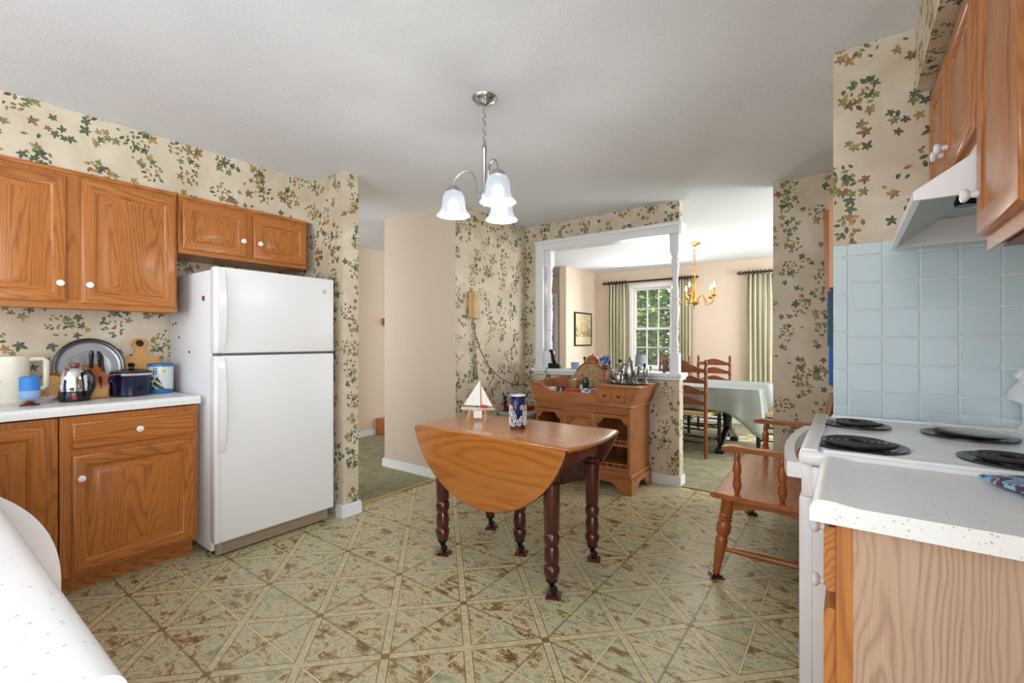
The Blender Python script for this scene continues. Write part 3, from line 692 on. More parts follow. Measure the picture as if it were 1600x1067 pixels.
MB().lathe([(.101, .12), (.103, .126), (.10, .132)], n=32).build('chrome_rim', M['chrome'], r)
MB().lathe([(.098, .132), (.095, .142), (.05, .154), (.014, .158)], n=32).build('lid', M['black'], r)
MB().lathe([(.014, .158), (.012, .168), (.02, .178), (.012, .19), (.001, .192)], n=16).build('lid_knob', M['black'], r)
for s_ in (-1, 1): MB().box(-.03, .03, s_*.092-.010, s_*.092+.010, .085, .1, .004).build('handle', M['black'], r)
MB().lathe([(.016, 0), (.014, .012)], (.096, .02, .045), 16, 'x').build('dial', M['black'], r)
r = thing('canister', 'round tin canister with mountain picture beside the refrigerator', 'canister', (-3.425, 1.018, ZT))
def mk_tin():
    n = NT('mountain_tin_print'); c = n.objco(); x, y, z = n.sep(c); a = n.m('ARCTAN2', y, x); nz = n.noise(c, 30, 3)
    px = n.m('MULTIPLY', n.m('ADD', a, .55), .066)
    peak = n.m('SUBTRACT', .105, n.m('MULTIPLY', n.m('ABSOLUTE', px), 1.9))
    col = n.mix(n.m('LESS_THAN', z, peak), '#cdd5d6', n.mix(n.m('GREATER_THAN', n.m('FRACT', n.m('ADD', n.m('MULTIPLY', z, 26), n.m('MULTIPLY', px, 22))), .62), '#173f4c', '#c9c07a'))
    sun = n.m('LESS_THAN', n.m('ADD', n.m('POWER', n.m('SUBTRACT', px, .035), 2), n.m('POWER', n.m('SUBTRACT', z, .135), 2)), .00013)
    col = n.mix(sun, col, '#d8c145')
    col = n.mix(n.m('LESS_THAN', z, n.m('MULTIPLY_ADD', nz, .03, .012)), col, '#2d6fa0')
    return n.done(col, .3)
MB().lathe([(.064, 0), (.065, .003), (.065, .165)], n=36).build('tin_body', mk_tin(), r)
MB().lathe([(.067, .163), (.067, .178), (.062, .182), (.001, .182)], n=36).build('tin_lid', flat('blue_tin_lid', '#2c6aa3', .3), r)
# lettering on the tin (a dark round letter B shape)
def _tin(da, z): return (.0662*math.cos(-.80+da), .0662*math.sin(-.80+da), z)
m = MB().tube([_tin(0, .118+.006*i) for i in range(7)], .002, 6)
for zc in (.127, .1455):
    m.tube([_tin(0, zc+.009)]+[_tin(.10+.12*math.cos(q), zc+.009*math.sin(q)) for q in [PI/2-PI*i/8 for i in range(9)]]+[_tin(0, zc-.009)], .002, 6)
m.build('tin_lettering', M['navy'], r)
m = MB(); k = 40; fr = [(math.cos(2*PI*i/k), math.sin(2*PI*i/k)) for i in range(k)]
def disc_tray(root, ry, rz, lean, matc, matr, names=('tray_face', 'tray_rim')):
    m = MB(); m.lathe([(.001, .004), (.8, .004), (.88, .010), (.9, .012), (.9, .006), (.001, 0)], n=48)
    for i in range(len(m.v)): v = m.v[i]; m.v[i] = (v[2], v[0]*ry, v[1]*rz)
    R4 = Matrix.Translation((0, 0, rz)) @ Matrix.Rotation(-lean, 4, 'Y'); m.xf(R4); m.build(names[0], matc, root)
    m = MB().tube([(.012, .95*ry*math.cos(2*PI*i/48), .95*rz*math.sin(2*PI*i/48)) for i in range(48)], .05*rz+.003, 8, True); m.xf(R4); m.build(names[1], matr, root)
r = thing('oval_tray', 'large oval brushed metal tray leaning on the left wall', 'tray', (-3.55, .715, ZT))
disc_tray(r, .158, .166, .16, flat('brushed_tray', '#a3a6ad', .35, .7, var=.15, scale=60), M['pewter'])
r = thing('round_board', 'round brown wooden board leaning behind the percolator', 'board', (-3.50, .545, ZT+.003))
disc_tray(r, .07, .07, .12, M['board'], M['rosewood'], ('board_face', 'board_rim'))
r = thing('cutting_board', 'paddle shaped wooden cutting board leaning on the wall beside the refrigerator', 'cutting board', (-3.53, .96, ZT))
P = [(-.095, 0), (.095, 0), (.098, .2), (.085, .222), (.04, .235), (.026, .26), (.030, .285), (.042, .305), (.036, .33), (.015, .342), (-.015, .342), (-.036, .33), (-.042, .305), (-.030, .285), (-.026, .26), (-.04, .235), (-.085, .222), (-.098, .2)]
m = MB().prism(P, 'x', 0, .016); m.xf(Matrix.Rotation(-.27, 4, 'Y')); m.build('board', M['board'], r)
m = MB().lathe([(.019, 0), (.021, .002), (.019, .003)], (.0155, 0, .31), 20, 'x', cap=True); m.xf(Matrix.Rotation(-.27, 4, 'Y')); m.build('hanging_hole', M['dark'], r)
m = MB()
for i in range(6):
    a = PI*i/5; m.tube([(0, .045*math.cos(a)*.4, .02+.0*a), (0, .045*math.cos(a), .02+.045*math.sin(a)), (0, .03*math.cos(a+.3), .02+.03*math.sin(a+.3))], .003, 6)
m.tube([(0, -.055, .004), (0, -.03, .02), (0, .03, .02), (0, .055, .004)], .004, 6)
solo('trivet', m, M['brass'], 'small gold scrollwork trivet standing beside the percolator', 'trivet', (-3.455, .495, ZT+.001))

# ================================================================== CHANDELIER (kitchen)
CX_, CY_ = -1.451, 1.755
r = thing('chandelier', 'brushed nickel kitchen chandelier with three lit frosted bell shades', 'chandelier', (CX_, CY_, 1.9))
W = dict(parent=r, world=True)
MB().lathe([(.063, 2.44), (.062, 2.434), (.045, 2.418), (.02, 2.408), (.006, 2.40)], (CX_, CY_, 0), 28).build('canopy', M['nickel'], **W)
z = 2.402; k = 0
while z > 2.215:
    L = .026 if k not in (0, 4) else .034; a = (k % 2)*PI/2
    pts = [(CX_+.0085*math.sin(t)*math.cos(a), CY_+.0085*math.sin(t)*math.sin(a), z-L/2+L/2*math.cos(t)) for t in [2*PI*i/14 for i in range(14)]]
    MB().tube(pts, .0021, 6, True).build('chain_link', M['nickel'], **W); z -= L-.006; k += 1
MB().lathe([(.004, 2.215), (.012, 2.205), (.012, 2.185), (.009, 2.18), (.009, 1.985), (.018, 1.98), (.022, 1.965), (.018, 1.95), (.010, 1.945), (.014, 1.93), (.010, 1.915), (.002, 1.905)], (CX_, CY_, 0), 20).build('stem', M['nickel'], **W)
for az in (157, 62, -66):
    q = math.radians(az); rt, dp = math.cos(q), math.sin(q)     # right, depth of the view at 36 degrees
    dx, dy = rt*math.cos(TH)-dp*math.sin(TH), rt*math.sin(TH)+dp*math.cos(TH)
    P = []
    for t in [i/20 for i in range(21)]:
        rr = .012+.165*(t**.9) if t < 1 else .177
        th = PI*t; P.append((.1-.085*math.cos(th)+.0, 1.965+.10*math.sin(th)**.8+(.06*t)))
    P = [(.015, 1.965), (.03, 1.962), (.042, 1.985), (.047, 2.02), (.055, 2.06), (.075, 2.088), (.105, 2.097), (.135, 2.088), (.16, 2.068), (.172, 2.045), (.174, 2.02)]
    arm = MB().tube([(CX_+dx*a, CY_+dy*a, z) for a, z in P], .0052, 8).build('arm', M['nickel'], **W)
    c = (CX_+dx*.174, CY_+dy*.174, 0)
    MB().lathe([(.008, 2.03), (.026, 2.022), (.034, 2.010), (.034, 2.0), (.03, 1.998)], c, 20).build('shade_holder', M['nickel'], arm, world=True)
    m = MB(); m.open = True
    m.lathe([(.030, 2.0), (.043, 1.995), (.054, 1.975), (.058, 1.945), (.060, 1.92), (.068, 1.90), (.082, 1.882), (.085, 1.878), (.0825, 1.878), (.066, 1.897), (.0575, 1.92), (.0555, 1.945), (.051, 1.974), (.041, 1.992)], c, 32, cap=False)
    m.build('glass_shade', M['shade'], arm, world=True)
    MB().sph((c[0], c[1], 1.925), .030, 16, sz=1.25).build('bulb', M['bulb'], arm, world=True)
    l = bpy.data.lights.new('chandelier_bulb_light', 'POINT'); l.energy = 3; l.shadow_soft_size = .06; l.color = (1, .97, .93)
    lo = bpy.data.objects.new('chandelier_bulb_light', l); C.objects.link(lo); lo.location = (c[0], c[1], 1.76)

# ================================================================== DROP LEAF TABLE
TZ = .745; tx0, tx1, ty0, ty1 = -2.085, -1.045, 1.875, 2.445
r = thing('drop_leaf_table', 'drop leaf table with orange brown top and dark turned legs', 'table', (-1.56, 2.16, 0))
W = dict(parent=r, world=True)
N = 16
end = lambda x, s, i=0: [(x+s*(.035*math.sin(PI*k/N))-s*i, ty0+i+(ty1-ty0-2*i)*k/N) for k in range(N+1)]
def slab(i): return end(tx1, 1, i)+end(tx0, -1, i)[::-1]
m = MB(); rings = [(.006, TZ-.022), (0, TZ-.016), (0, TZ-.008), (.004, TZ-.004), (.010, TZ-.001), (.016, TZ)]
for i, z in rings: m.v += [(x, y, z) for x, y in slab(i)]
n_ = len(slab(0))
for k in range(len(rings)-1):
    for e in range(n_): m.f.append((k*n_+e, k*n_+(e+1) % n_, (k+1)*n_+(e+1) % n_, (k+1)*n_+e)); m.mi.append(0)
m.f += [tuple(range(n_-1, -1, -1)), tuple(range((len(rings)-1)*n_, len(rings)*n_))]; m.mi += [0, 0]
m.build('tabletop', M['cherry_x'], **W)
def leaf(y, s, name='drop_leaf'):
    m = MB(); cx = (tx0+tx1)/2; hw = (tx1-tx0)/2-.004; D = .385; K = 40
    prof = [(0, 0), (.008, 0), (.010, .003), (.010, .014), (.006, .018), (0, .018)]
    Rc = (hw*hw+D*D)/(2*D); zc = TZ-.010-D+Rc; a0 = math.acos(min(1, hw/Rc)); a0 = math.asin((zc-TZ+.010)/Rc)
    def outline(i): return [(cx+(Rc-i)*math.cos(a0+(PI-2*a0)*k/K), zc-(Rc-i)*math.sin(a0+(PI-2*a0)*k/K)) for k in range(K+1)]
    outs = [(0, .006), (0, .016), (.004, .021), (.012, .022)]
    ins = [(0, .006), (0, .002), (.01, 0)]
    rr = [(.006, 0.0), (0, .003), (0, .017), (.004, .022), (.012, .025), (.02, .026)]
    n2 = K+1
    for i, t in rr: m.v += [(x, y-s*t, z) for x, z in outline(i)]
    for k in range(len(rr)-1):
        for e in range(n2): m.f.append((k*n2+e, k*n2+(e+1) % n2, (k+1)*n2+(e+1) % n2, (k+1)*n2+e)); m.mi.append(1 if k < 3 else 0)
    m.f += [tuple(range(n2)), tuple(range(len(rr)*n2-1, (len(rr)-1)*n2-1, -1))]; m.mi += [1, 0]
    return m.build(name, [M['cherry_x'], M['mahog']], **W)  # second slot: dark edge wood; on the inner face its darkness paints in shade
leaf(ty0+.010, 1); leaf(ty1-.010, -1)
m = MB().box(-1.955, -1.15, 1.925, 2.395, .61, TZ-.024)
m.build('apron', M['mahog_x'], **W)
MB().box(-1.15, -1.142, 2.14, 2.385, .625, .715, .002, 1).build('drawer_front', M['mahog_x'], **W)
TL = [(.030, .085), (.034, .10), (.040, .12), (.041, .14), (.034, .15), (.030, .156), (.036, .165), (.038, .20), (.034, .235), (.030, .245), (.038, .26), (.041, .285), (.036, .305), (.031, .312), (.037, .32), (.042, .50), (.045, .53), (.045, .55), (.034, .558), (.041, .568), (.041, .578), (.034, .585), (.041, .595), (.041, .605), (.036, .612)]
def tleg(x, y, pad, cast=True):
    l = MB().lathe(TL, (x, y, 0), 20).box(x-.042, x+.042, y-.042, y+.042, .612, TZ-.024, .003).build('leg', M['mahog'], **W)
    MB().lathe([(.012, .045), (.016, .06), (.030, .075), (.030, .086)], (x, y, 0), 14).build('caster_socket', M['black'], l, world=True)
    MB().lathe([(.018, -.009), (.021, -.004), (.021, .004), (.018, .009)], (x+.012, y, .034), 16, 'y').build('caster_wheel', M['blackw'], l, world=True)
    if pad: MB().prism([(-.036, -.036), (.036, -.036), (.036, .036), (-.036, .036)], 'z', 0, .008).prism([(-.026, -.026), (.026, -.026), (.026, .026), (-.026, .026)], 'z', .008, .014).xf(Matrix.Translation((x+.012, y, 0)) @ Matrix.Rotation(.4, 4, 'Z')).build('floor_cup', M['mahog'], l, world=True)
tleg(-1.925, 1.945, True); tleg(-1.175, 1.935, True); tleg(-1.185, 2.395, True); tleg(-1.93, 2.395, True); tleg(-1.56, 2.21, True)
# sailboat and vase
r = thing('model_sailboat', 'white model sailboat on a wooden stand on the table', 'model boat', (-1.89, 2.22, TZ), math.radians(25))
K = 14; m = MB(); secs = []
for i in range(K+1):
    t = i/K; x = -.11+.22*t; wd = .026*math.sin(PI*min(1, .12+.88*(1-t)))**.7 if t < .995 else .001
    zb = .055+.010*abs(t-.45)*2; secs.append([(x, -wd, .078), (x, -wd*.75, zb+.008), (x, 0, zb), (x, wd*.75, zb+.008), (x, wd, .078)])
for s_ in secs: m.v += s_
for i in range(K):
    for e in range(5): a = i*5; m.f.append((a+e, a+(e+1) % 5, a+5+(e+1) % 5, a+5+e)); m.mi.append(0)
m.f += [(0, 1, 2, 3, 4), tuple(K*5+e for e in (4, 3, 2, 1, 0))]; m.mi += [0, 0]
m.build('hull', M['white'], r)
MB().box(-.028, .028, -.003, .003, .012, .06, .002).build('keel', M['white'], r)
MB().box(.02, .065, -.012, .012, .078, .092, .003).build('cabin', M['red'], r)
MB().tube([(.02, 0, .075), (.02, 0, .262)], [.0025, .0015], 8).build('mast', M['palewood'], r)
MB().prism([(.016, .09), (.016, .255), (-.092, .095)], 'y', -.001, .001).build('mainsail', M['white'], r)
MB().prism([(.026, .10), (.024, .215), (.095, .088)], 'y', -.001, .001).build('jib', M['white'], r)
for x in (-.055, .055):
    l = MB()
    for s_ in (-1, 1): l.tube([(x*.9, s_*.012, .065), (x*1.08, s_*.035, 0.003)], .004, 8)
    l.tube([(x*.95, -.02, .05), (x*.95, .02, .05)], .0035, 8); l.build('stand', M['palewood'], r)
r = thing('pitcher_vase', 'blue cylindrical vase with white spirals on the table', 'vase', (-1.53, 2.15, TZ), 0)
MB().lathe([(.040, 0), (.043, .002), (.043, .014)], n=32).build('base', M['terracotta'], r)
MB().lathe([(.043, .014), (.047, .03), (.047, .135), (.044, .145), (.0445, .188), (.041, .19), (.041, .02)], n=36).build('body', M['navy'], r)
MB().lathe([(.0445, .186), (.0455, .190), (.0425, .192), (.041, .188)], n=36).build('rim', M['white'], r)
m = MB(); random.seed(3); spots = []
for row, (zc, Rr) in enumerate(((.034, .017), (.062, .019), (.093, .019), (.122, .016))):
    for k in range(8):
        a0 = 2*PI*(k+.5*(row % 2))/8; Rk = Rr*(.95+.2*random.random()); d = random.choice((-1, 1))
        if row > 1 and math.cos(a0-(-.95)) > .93: continue
        pts = []
        for i in range(34):
            t = i/33; q = t*2*PI*2.0*d+k; rr = Rk*(.1+.9*t); aa = a0+rr*math.cos(q)/.047; zz = zc+rr*math.sin(q)
            zz = max(.017, zz); pts.append((.0475*math.cos(aa), .0475*math.sin(aa), zz))
        m.tube(pts, .0026, 5, flat=.7)
m.build('spiral_pattern', M['white'], r)
a = -.95; hp = [(.043, .178), (.058, .176), (.064, .16), (.062, .12), (.056, .08), (.047, .062)]
MB().tube([(d*math.cos(a), d*math.sin(a), z) for d, z in hp], .0062, 10).build('handle', M['navy'], r)

# ================================================================== TELEPHONE
r = thing('wall_telephone', 'almond wall telephone on the ivy wallpaper', 'telephone', (-2.757, 3.165, 1.45))
W = dict(parent=r, world=True)
MB().box(-2.757, -2.72, 3.10, 3.23, 1.44, 1.68, .014, 3).build('base', M['almond'], **W)
hs = MB().prism([(-2.72, 1.455), (-2.685, 1.45), (-2.678, 1.50), (-2.69, 1.53), (-2.692, 1.61), (-2.678, 1.635), (-2.682, 1.685), (-2.718, 1.68)], 'y', 3.115, 3.16); hs.build('handset', M['almond'], **W)
pts = []
for i in range(420):
    t = i/419; q = t*2*PI*48; yy = 3.135+.03*math.sin(t*PI); zz = 1.445-.55*math.sin(PI*t*.94)**.9
    if t > .5: yy += .035
    pts.append((-2.735+.009*math.cos(q), yy+.009*math.sin(q), zz))
MB().tube(pts, .0026, 5).build('coiled_cord', M['cord'], **W)
pts = [(-2.752, 3.17, 1.44), (-2.752, 3.20, 1.30), (-2.752, 3.27, 1.16), (-2.752, 3.40, 1.0), (-2.752, 3.58, .88), (-2.752, 3.78, .80), (-2.752, 3.95, .79), (-2.70, 4.0, .78), (-2.6, 4.014, .81), (-2.52, 4.012, .84)]
m = MB().tube(pts, .0032, 6); o = m.build('telephone_cord', M['cord']); tag(o, 'thin dark cord running down the wall from the telephone', 'cord')

# ================================================================== CORNER CABINET AND ITS ITEMS
r = thing('grey_cabinet', 'low grey metal cabinet in the corner left of the hutch', 'cabinet', (-2.58, 3.74, 0))
W = dict(parent=r, world=True)
MB().box(-2.735, -2.415, 3.53, 3.96, .03, .535, .004).build('body', M['heater'], **W)
MB().box(-2.738, -2.412, 3.52, 3.965, .535, .56, .004).build('top', flat('pale_grey_top', '#a9aca6', .4), **W)
for a, b in ((-2.725, -2.58), (-2.57, -2.425)): MB().box(a, b, 3.522, 3.53, .06, .51, .002, 1).build('door', M['heater'], **W)
for x in (-2.7, -2.45):
    for y in (3.56, 3.93): MB().box(x-.02, x+.02, y-.02, y+.02, 0, .03).build('foot', M['black'], **W)
solo('red_box', MB().box(-.10, .10, -.11, .11, 0, .045, .006), M['red'], 'flat red box on the low grey corner cabinet', 'box', (-2.62, 3.72, .56))
r = thing('branch_sculpture', 'black twisted branch ornament on the red box', 'ornament', (-2.6, 3.72, .605))
MB().box(-.07, .05, -.035, .035, 0, .018, .006).build('base', M['blackw'], r)
m = MB().tube([(-.05, 0, .015), (-.03, 0, .05), (.0, 0, .075), (.03, .01, .10), (.055, .01, .115), (.09, 0, .15)], [.012, .011, .009, .008, .006, .003], 8)
m.tube([(.0, 0, .075), (-.03, .02, .10), (-.05, .02, .105)], [.006, .005, .002], 6).tube([(.03, .01, .1), (.06, -.01, .095), (.085, -.01, .10)], [.005, .004, .002], 6)
m.build('branch', M['blackw'], r)
r = thing('figurine', 'small dark figurine behind the sailboat', 'figurine', (-2.70, 3.58, .56), 0)
MB().lathe([(.022, 0), (.02, .01), (.008, .02), (.012, .06), (.018, .085), (.012, .11), (.008, .118)], n=16).build('body', M['blackw'], r)
MB().sph((0, 0, .135), .019, 14).build('head', M['blackw'], r)

# ================================================================== HUTCH (dry sink)
r = thing('hutch', 'maple dry sink hutch under the framed opening', 'hutch', (-1.875, 3.76, 0))
W = dict(parent=r, world=True)
hx0, hx1, hy0, hy1 = -2.325, -1.425, 3.56, 3.99
MX, MZ = M['maple_x'], M['maple_z']
for x in (hx0, hx1-.018): MB().box(x, x+.018, hy0+.018, hy1, .16, .70).build('side_panel', MZ, **W)
MB().box(hx0+.018, hx1-.018, hy1-.012, hy1, .16, .70).build('back_panel', M['maple_z'], **W)
MB().box(hx0+.018, hx1-.018, hy0+.018, hy1-.012, .16, .18).build('bottom_board', MX, **W)
for a, b in ((-2.072, -2.054), (-1.735, -1.717)): MB().box(a, b, hy0+.018, hy1-.012, .18, .69).build('divider', MZ, **W)
# face frame with shaped top rail
def arch_rail(xa, xb, zt, drop=.03):
    K = 10; P = [(xa, zt), (xa, zt-.085)]
    for i in range(K+1): t = i/K; P.append((xa+.012+.05*t, zt-.085+.05*(.5-.5*math.cos(PI*t))))
    for i in range(K+1): t = 1-i/K; P.append((xb-.012-.05*t, zt-.085+.05*(.5-.5*math.cos(PI*t))))
    return P+[(xb, zt-.085), (xb, zt)]
m = MB().box(hx0, hx0+.018, hy0, hy0+.018, .14, .70).box(hx1-.022, hx1, hy0, hy0+.018, .14, .70).box(-2.078, -2.05, hy0, hy0+.018, .14, .64).box(-1.74, -1.712, hy0, hy0+.018, .14, .64)
m.box(hx0+.018, hx1-.022, hy0, hy0+.018, .635, .70).box(hx0+.018, hx1-.022, hy0, hy0+.018, .14, .175)
m.prism(arch_rail(hx0+.018, -2.078, .64), 'y', hy0, hy0+.018).prism(arch_rail(-1.712, hx1-.022, .64), 'y', hy0, hy0+.018)
m.build('face_frame', MX, **W)
d = panel_door(.308, .455, .012, fr=.05).xf(Matrix(((1, 0, 0, -2.049), (0, -1, 0, hy0+.004), (0, 0, 1, .178), (0, 0, 0, 1)))).build('door', [MZ, MX], **W)
P = [(-2.0, .34), (-2.0, .52), (-1.965, .545), (-1.94, .585), (-1.85, .585), (-1.825, .545), (-1.79, .52), (-1.79, .34)]
MB().tube([(x, hy0-.009, z) for x, z in P], .005, 6).build('door_moulding', M['maple_z'], d, world=True)
for a, b in ((hx0+.018, -2.072), (-1.717, hx1-.018)):
    for z in (.375, .18):
        s_ = MB().box(a, b, hy0+.02, hy1-.012, z, z+.018).build('shelf', MX, **W)
        g_ = MB().tube([(a, hy0+.03, z+.045), (b, hy0+.03, z+.045)], .005, 8)
        for i in range(5):
            x = a+(b-a)*(i+.5)/5; g_.lathe([(.004, z+.018), (.008, z+.028), (.004, z+.04)], (x, hy0+.03, 0), 8)
        g_.build('gallery_rail', M['maple_x'], s_, world=True)
# base with bracket feet
m = MB().box(hx0-.018, hx1+.018, hy0-.018, hy1, .125, .165, .008)
m.build('base_moulding', MX, **W)
def foot_poly(xa, xb):
    K = 10; P = [(xa, .126), (xa, 0), (xa+.09, 0)]
    for i in range(K+1): t = i/K; P.append((xa+.09+.1*t, .0+.085*math.sin(PI/2*t)))
    for i in range(K+1): t = 1-i/K; P.append((xb-.09-.1*t, .0+.085*math.sin(PI/2*t)))
    return P+[(xb-.09, 0), (xb, 0), (xb, .126)]
MB().prism(foot_poly(hx0-.022, hx1+.022), 'y', hy0-.022, hy0-.002).build('front_bracket_base', MX, **W)
for x in (hx0-.022, hx1+.002): MB().prism(foot_poly(hy0-.002, hy1), 'x', x, x+.02).build('side_bracket_base', M['maple_y'], **W)
# flared tray
m = MB().box(hx0-.02, hx1+.02, hy0-.015, hy1, .70, .718, .006); m.build('tray_floor', MX, **W)
fl = .06; zt = .868
K = 12; P = [(hx0-.012, .718), (hx1+.012, .718), (hx1+.012+fl, zt-.008), (-1.715, zt-.008), (-1.735, .83)]
for i in range(K+1): t = i/K; P.append((-1.735-.05*t, .83-.032*math.sin(PI/2*t)))
P += [(-2.15, .798)]
for i in range(K+1): t = i/K; P.append((-2.15-.11*t, .798+.06*(1-math.cos(PI/2*t))))
P += [(hx0-.012-fl, zt)]
MB().prism(P, 'y', hy0-.012, hy0+.006).build('tray_front', MX, **W)
for s_, xb in ((-1, hx0-.012), (1, hx1+.012)):
    mm = MB(); o_ = s_*fl; t_ = -s_*.016
    mm.v = [(xb, hy0+.006, .718), (xb+t_, hy0+.006, .718), (xb+o_+t_, hy0+.006, zt), (xb+o_, hy0+.006, zt), (xb, hy1, .718), (xb+t_, hy1, .718), (xb+o_+t_, hy1, zt), (xb+o_, hy1, zt)]
    mm.f = [(0, 1, 2, 3), (7, 6, 5, 4), (0, 4, 5, 1), (1, 5, 6, 2), (2, 6, 7, 3), (3, 7, 4, 0)]; mm.mi = [0]*6
    mm.build('tray_side', M['maple_y'], **W)
P = [(hx0-.028, .718), (hx1+.028, .718), (hx1+.06, .86), (-1.72, .86)]
for i in range(13): t = i/12; P.append((-1.74-.56*t, .885+.012*math.sin(PI*2*t+1)))
P += [(hx0-.07, .868)]
MB().prism(P, 'y', hy1-.016, hy1).build('tray_back', M['maple_x'], **W)
MB().box(-1.735, hx1+.085, hy0-.02, hy1-.017, zt-.008, zt+.012, .005).build('drawer_box_top', MX, **W)
MB().box(-1.735, -1.717, hy0+.006, hy1-.017, .718, zt-.008).build('drawer_box_side', M['maple_y'], **W)
for a, b in ((-1.69, -1.585), (-1.57, -1.46)):
    d = MB().box(a, b, hy0-.020, hy0-.011, .735, .845, .002, 1).build('small_drawer', M['maple_x'], **W)
    MB().lathe([(.004, 0), (.005, .008), (.010, .014), (.008, .02), (.001, .022)], ((a+b)/2, hy0-.020, .79), 12, '-y').build('drawer_knob', M['dark'], d, world=True)
# ---- items in the trough (floor z .718)
zf = .718
def bowl(x, y, R, h, mat, name, label, cat='bowl', zz=zf):
    m = MB().lathe([(R*.45, 0), (R*.5, .004), (R*.85, h*.55), (R, h), (R*.96, h), (R*.8, h*.55), (R*.4, .012)], n=28); return solo(name, m, mat, label, cat, (x, y, zz))
bowl(-2.215, 3.66, .045, .10, M['white'], 'cup', 'white cup at the left end of the hutch trough', 'cup')
m = MB().lathe([(.028, 0), (.036, .01), (.04, .07), (.03, .10), (.033, .112), (.03, .112), (.026, .1)], n=24)
solo('jar', m, M['pewter'], 'small pewter jar right of the white cup in the trough', 'jar', (-2.115, 3.65, zf))
bowl(-2.09, 3.84, .058, .165, flat('pale_gold', '#cfb98a', .3, .6), 'brass_bowl', 'shiny pale gold bowl at the back of the trough beside the round tray')
m = MB().box(-.085, .085, -.05, .05, 0, .095, .03, 3)
solo('red_cloth', m, M['red'], 'folded red cloth in the middle of the hutch trough', 'cloth', (-2.005, 3.66, zf), rz=.1)
m = MB().lathe([(.03, 0), (.04, .02), (.045, .06), (.03, .09), (.02, .10), (.024, .125), (.021, .125), (.017, .1)], n=24)
solo('creamer', m, M['cream'], 'cream coloured pot behind the red cloth', 'pot', (-1.965, 3.77, zf))
bowl(-1.84, 3.635, .07, .105, M['white'], 'bowl', 'blue and white porcelain bowl at the right of the trough')
nb = NT('blue_white_porcelain'); nb.done(nb.ramp(nb.noise(nb.objco(), 45, 2), [(.40, '#2c4d8e'), (.47, '#9fc0dc'), (.56, '#eef2f4')], 'LINEAR'), .15)
bpy.data.objects['bowl'].data.materials[0] = nb.mat
m = MB().lathe([(.026, 0), (.028, .01), (.028, .10), (.024, .12), (.03, .14), (.028, .17), (.022, .19), (.024, .2), (.001, .2)], n=24)
solo('green_bottle', m, M['green'], 'dark green bottle standing before the round carved tray', 'bottle', (-1.905, 3.72, zf))
r = thing('carved_tray', 'round carved wooden tray leaning on the back of the hutch', 'tray', (-1.965, 3.955, zf+.001))
m = MB().lathe([(.001, .006), (.115, .006), (.14, .014), (.152, .016), (.152, .008), (.001, 0)], n=48, axis='-y')
nw = NT('carved_tan_relief'); nw.bump(nw.noise(nw.objco(), 70, 3), .6, .01); nw.done(nw.ramp(nw.noise(nw.objco(), 60, 3), [(.35, '#8a6a44'), (.55, '#b9976a'), (.7, '#cfb084')]), .5)
m.xf(Matrix.Translation((0, -.02, .165)) @ Matrix.Rotation(-.14, 4, 'X')); m.build('tray_face', nw.mat, r)
m = MB().tube([(.156*math.cos(2*PI*i/48), -.012, .156*math.sin(2*PI*i/48)) for i in range(48)], .009, 8, True); m.xf(Matrix.Translation((0, -.02, .165)) @ Matrix.Rotation(-.14, 4, 'X')); m.build('tray_rim', M['rosewood'], r)
# ---- silver on top of the drawer box (z .88)
zs = zt+.012
r = thing('serving_tray', 'oval silver serving tray on the right top of the hutch', 'tray', (-1.50, 3.77, zs))
MB().lathe([(.15, 0), (.185, .003), (.2, .012), (.197, .013), (.18, .006), (.001, .005)], n=40, sx=1.0, sy=.8).build('tray', M['silver'], r)
zi = zs+.006
r = thing('coffee_pot', 'tall silver coffee pot with domed lid on the silver tray', 'coffee pot', (-1.51, 3.77, zi))
MB().lathe([(.042, 0), (.045, .006), (.035, .015), (.045, .05), (.05, .08), (.042, .13), (.034, .155), (.037, .16)], n=28).build('body', M['silver'], r)
MB().lathe([(.037, .16), (.033, .18), (.018, .2), (.006, .206), (.009, .213), (.004, .222), (.001, .226)], n=24).build('lid', M['silver'], r)
MB().tube([(.04, -.01, .05), (.07, -.015, .07), (.075, -.02, .11), (.10, -.025, .145)], [.013, .011, .008, .007], 10).build('spout', M['silver'], r)
MB().tube([(-.033, .01, .15), (-.07, .02, .155), (-.085, .022, .12), (-.075, .02, .075), (-.045, .012, .055)], .006, 8).build('handle', M['blackw'], r)
def candelabrum(x, y, h, s, label, arms=2):
    r = thing('candelabrum', label, 'candelabrum', (x, y, zi), .3, 'silver candelabra')
    MB().lathe([(.034, 0), (.034, .006), (.012, .02), (.007, .04), (.010, h*.45), (.006, h*.5), (.008, h*.85), (.013, h*.9), (.013, h)], n=18).build('stem', M['pewter'], r)
    for q in (-1, 1):
        a = MB().tube([(0, 0, h*.55), (q*.02*s, 0, h*.5), (q*.045*s, 0, h*.55), (q*.055*s, 0, h*.72)], .0035, 8).build('arm', M['pewter'], r)
        MB().lathe([(.004, h*.72), (.019, h*.745), (.010, h*.75), (.010, h*.86), (.008, h*.86)], (q*.055*s, 0, 0), 14).build('candle_cup', M['pewter'], a)
candelabrum(-1.685, 3.74, .185, 1.1, 'pewter candelabrum at the left of the silver set beside the round tray')
candelabrum(-1.405, 3.83, .17, .9, 'pewter candelabrum right of the silver coffee pot')
r = thing('teapot', 'round silver teapot with black finial left of the coffee pot', 'teapot', (-1.625, 3.83, zi), 1.6)
MB().lathe([(.03, 0), (.034, .008), (.028, .02), (.045, .05), (.045, .08), (.03, .105), (.022, .11)], n=26).build('body', M['silver'], r)
MB().lathe([(.022, .11), (.015, .13), (.008, .14), (.01, .15), (.004, .17)], n=18).build('lid', M['silver'], r)
MB().sph((0, 0, .182), .016, 14).build('finial', M['blackw'], r)
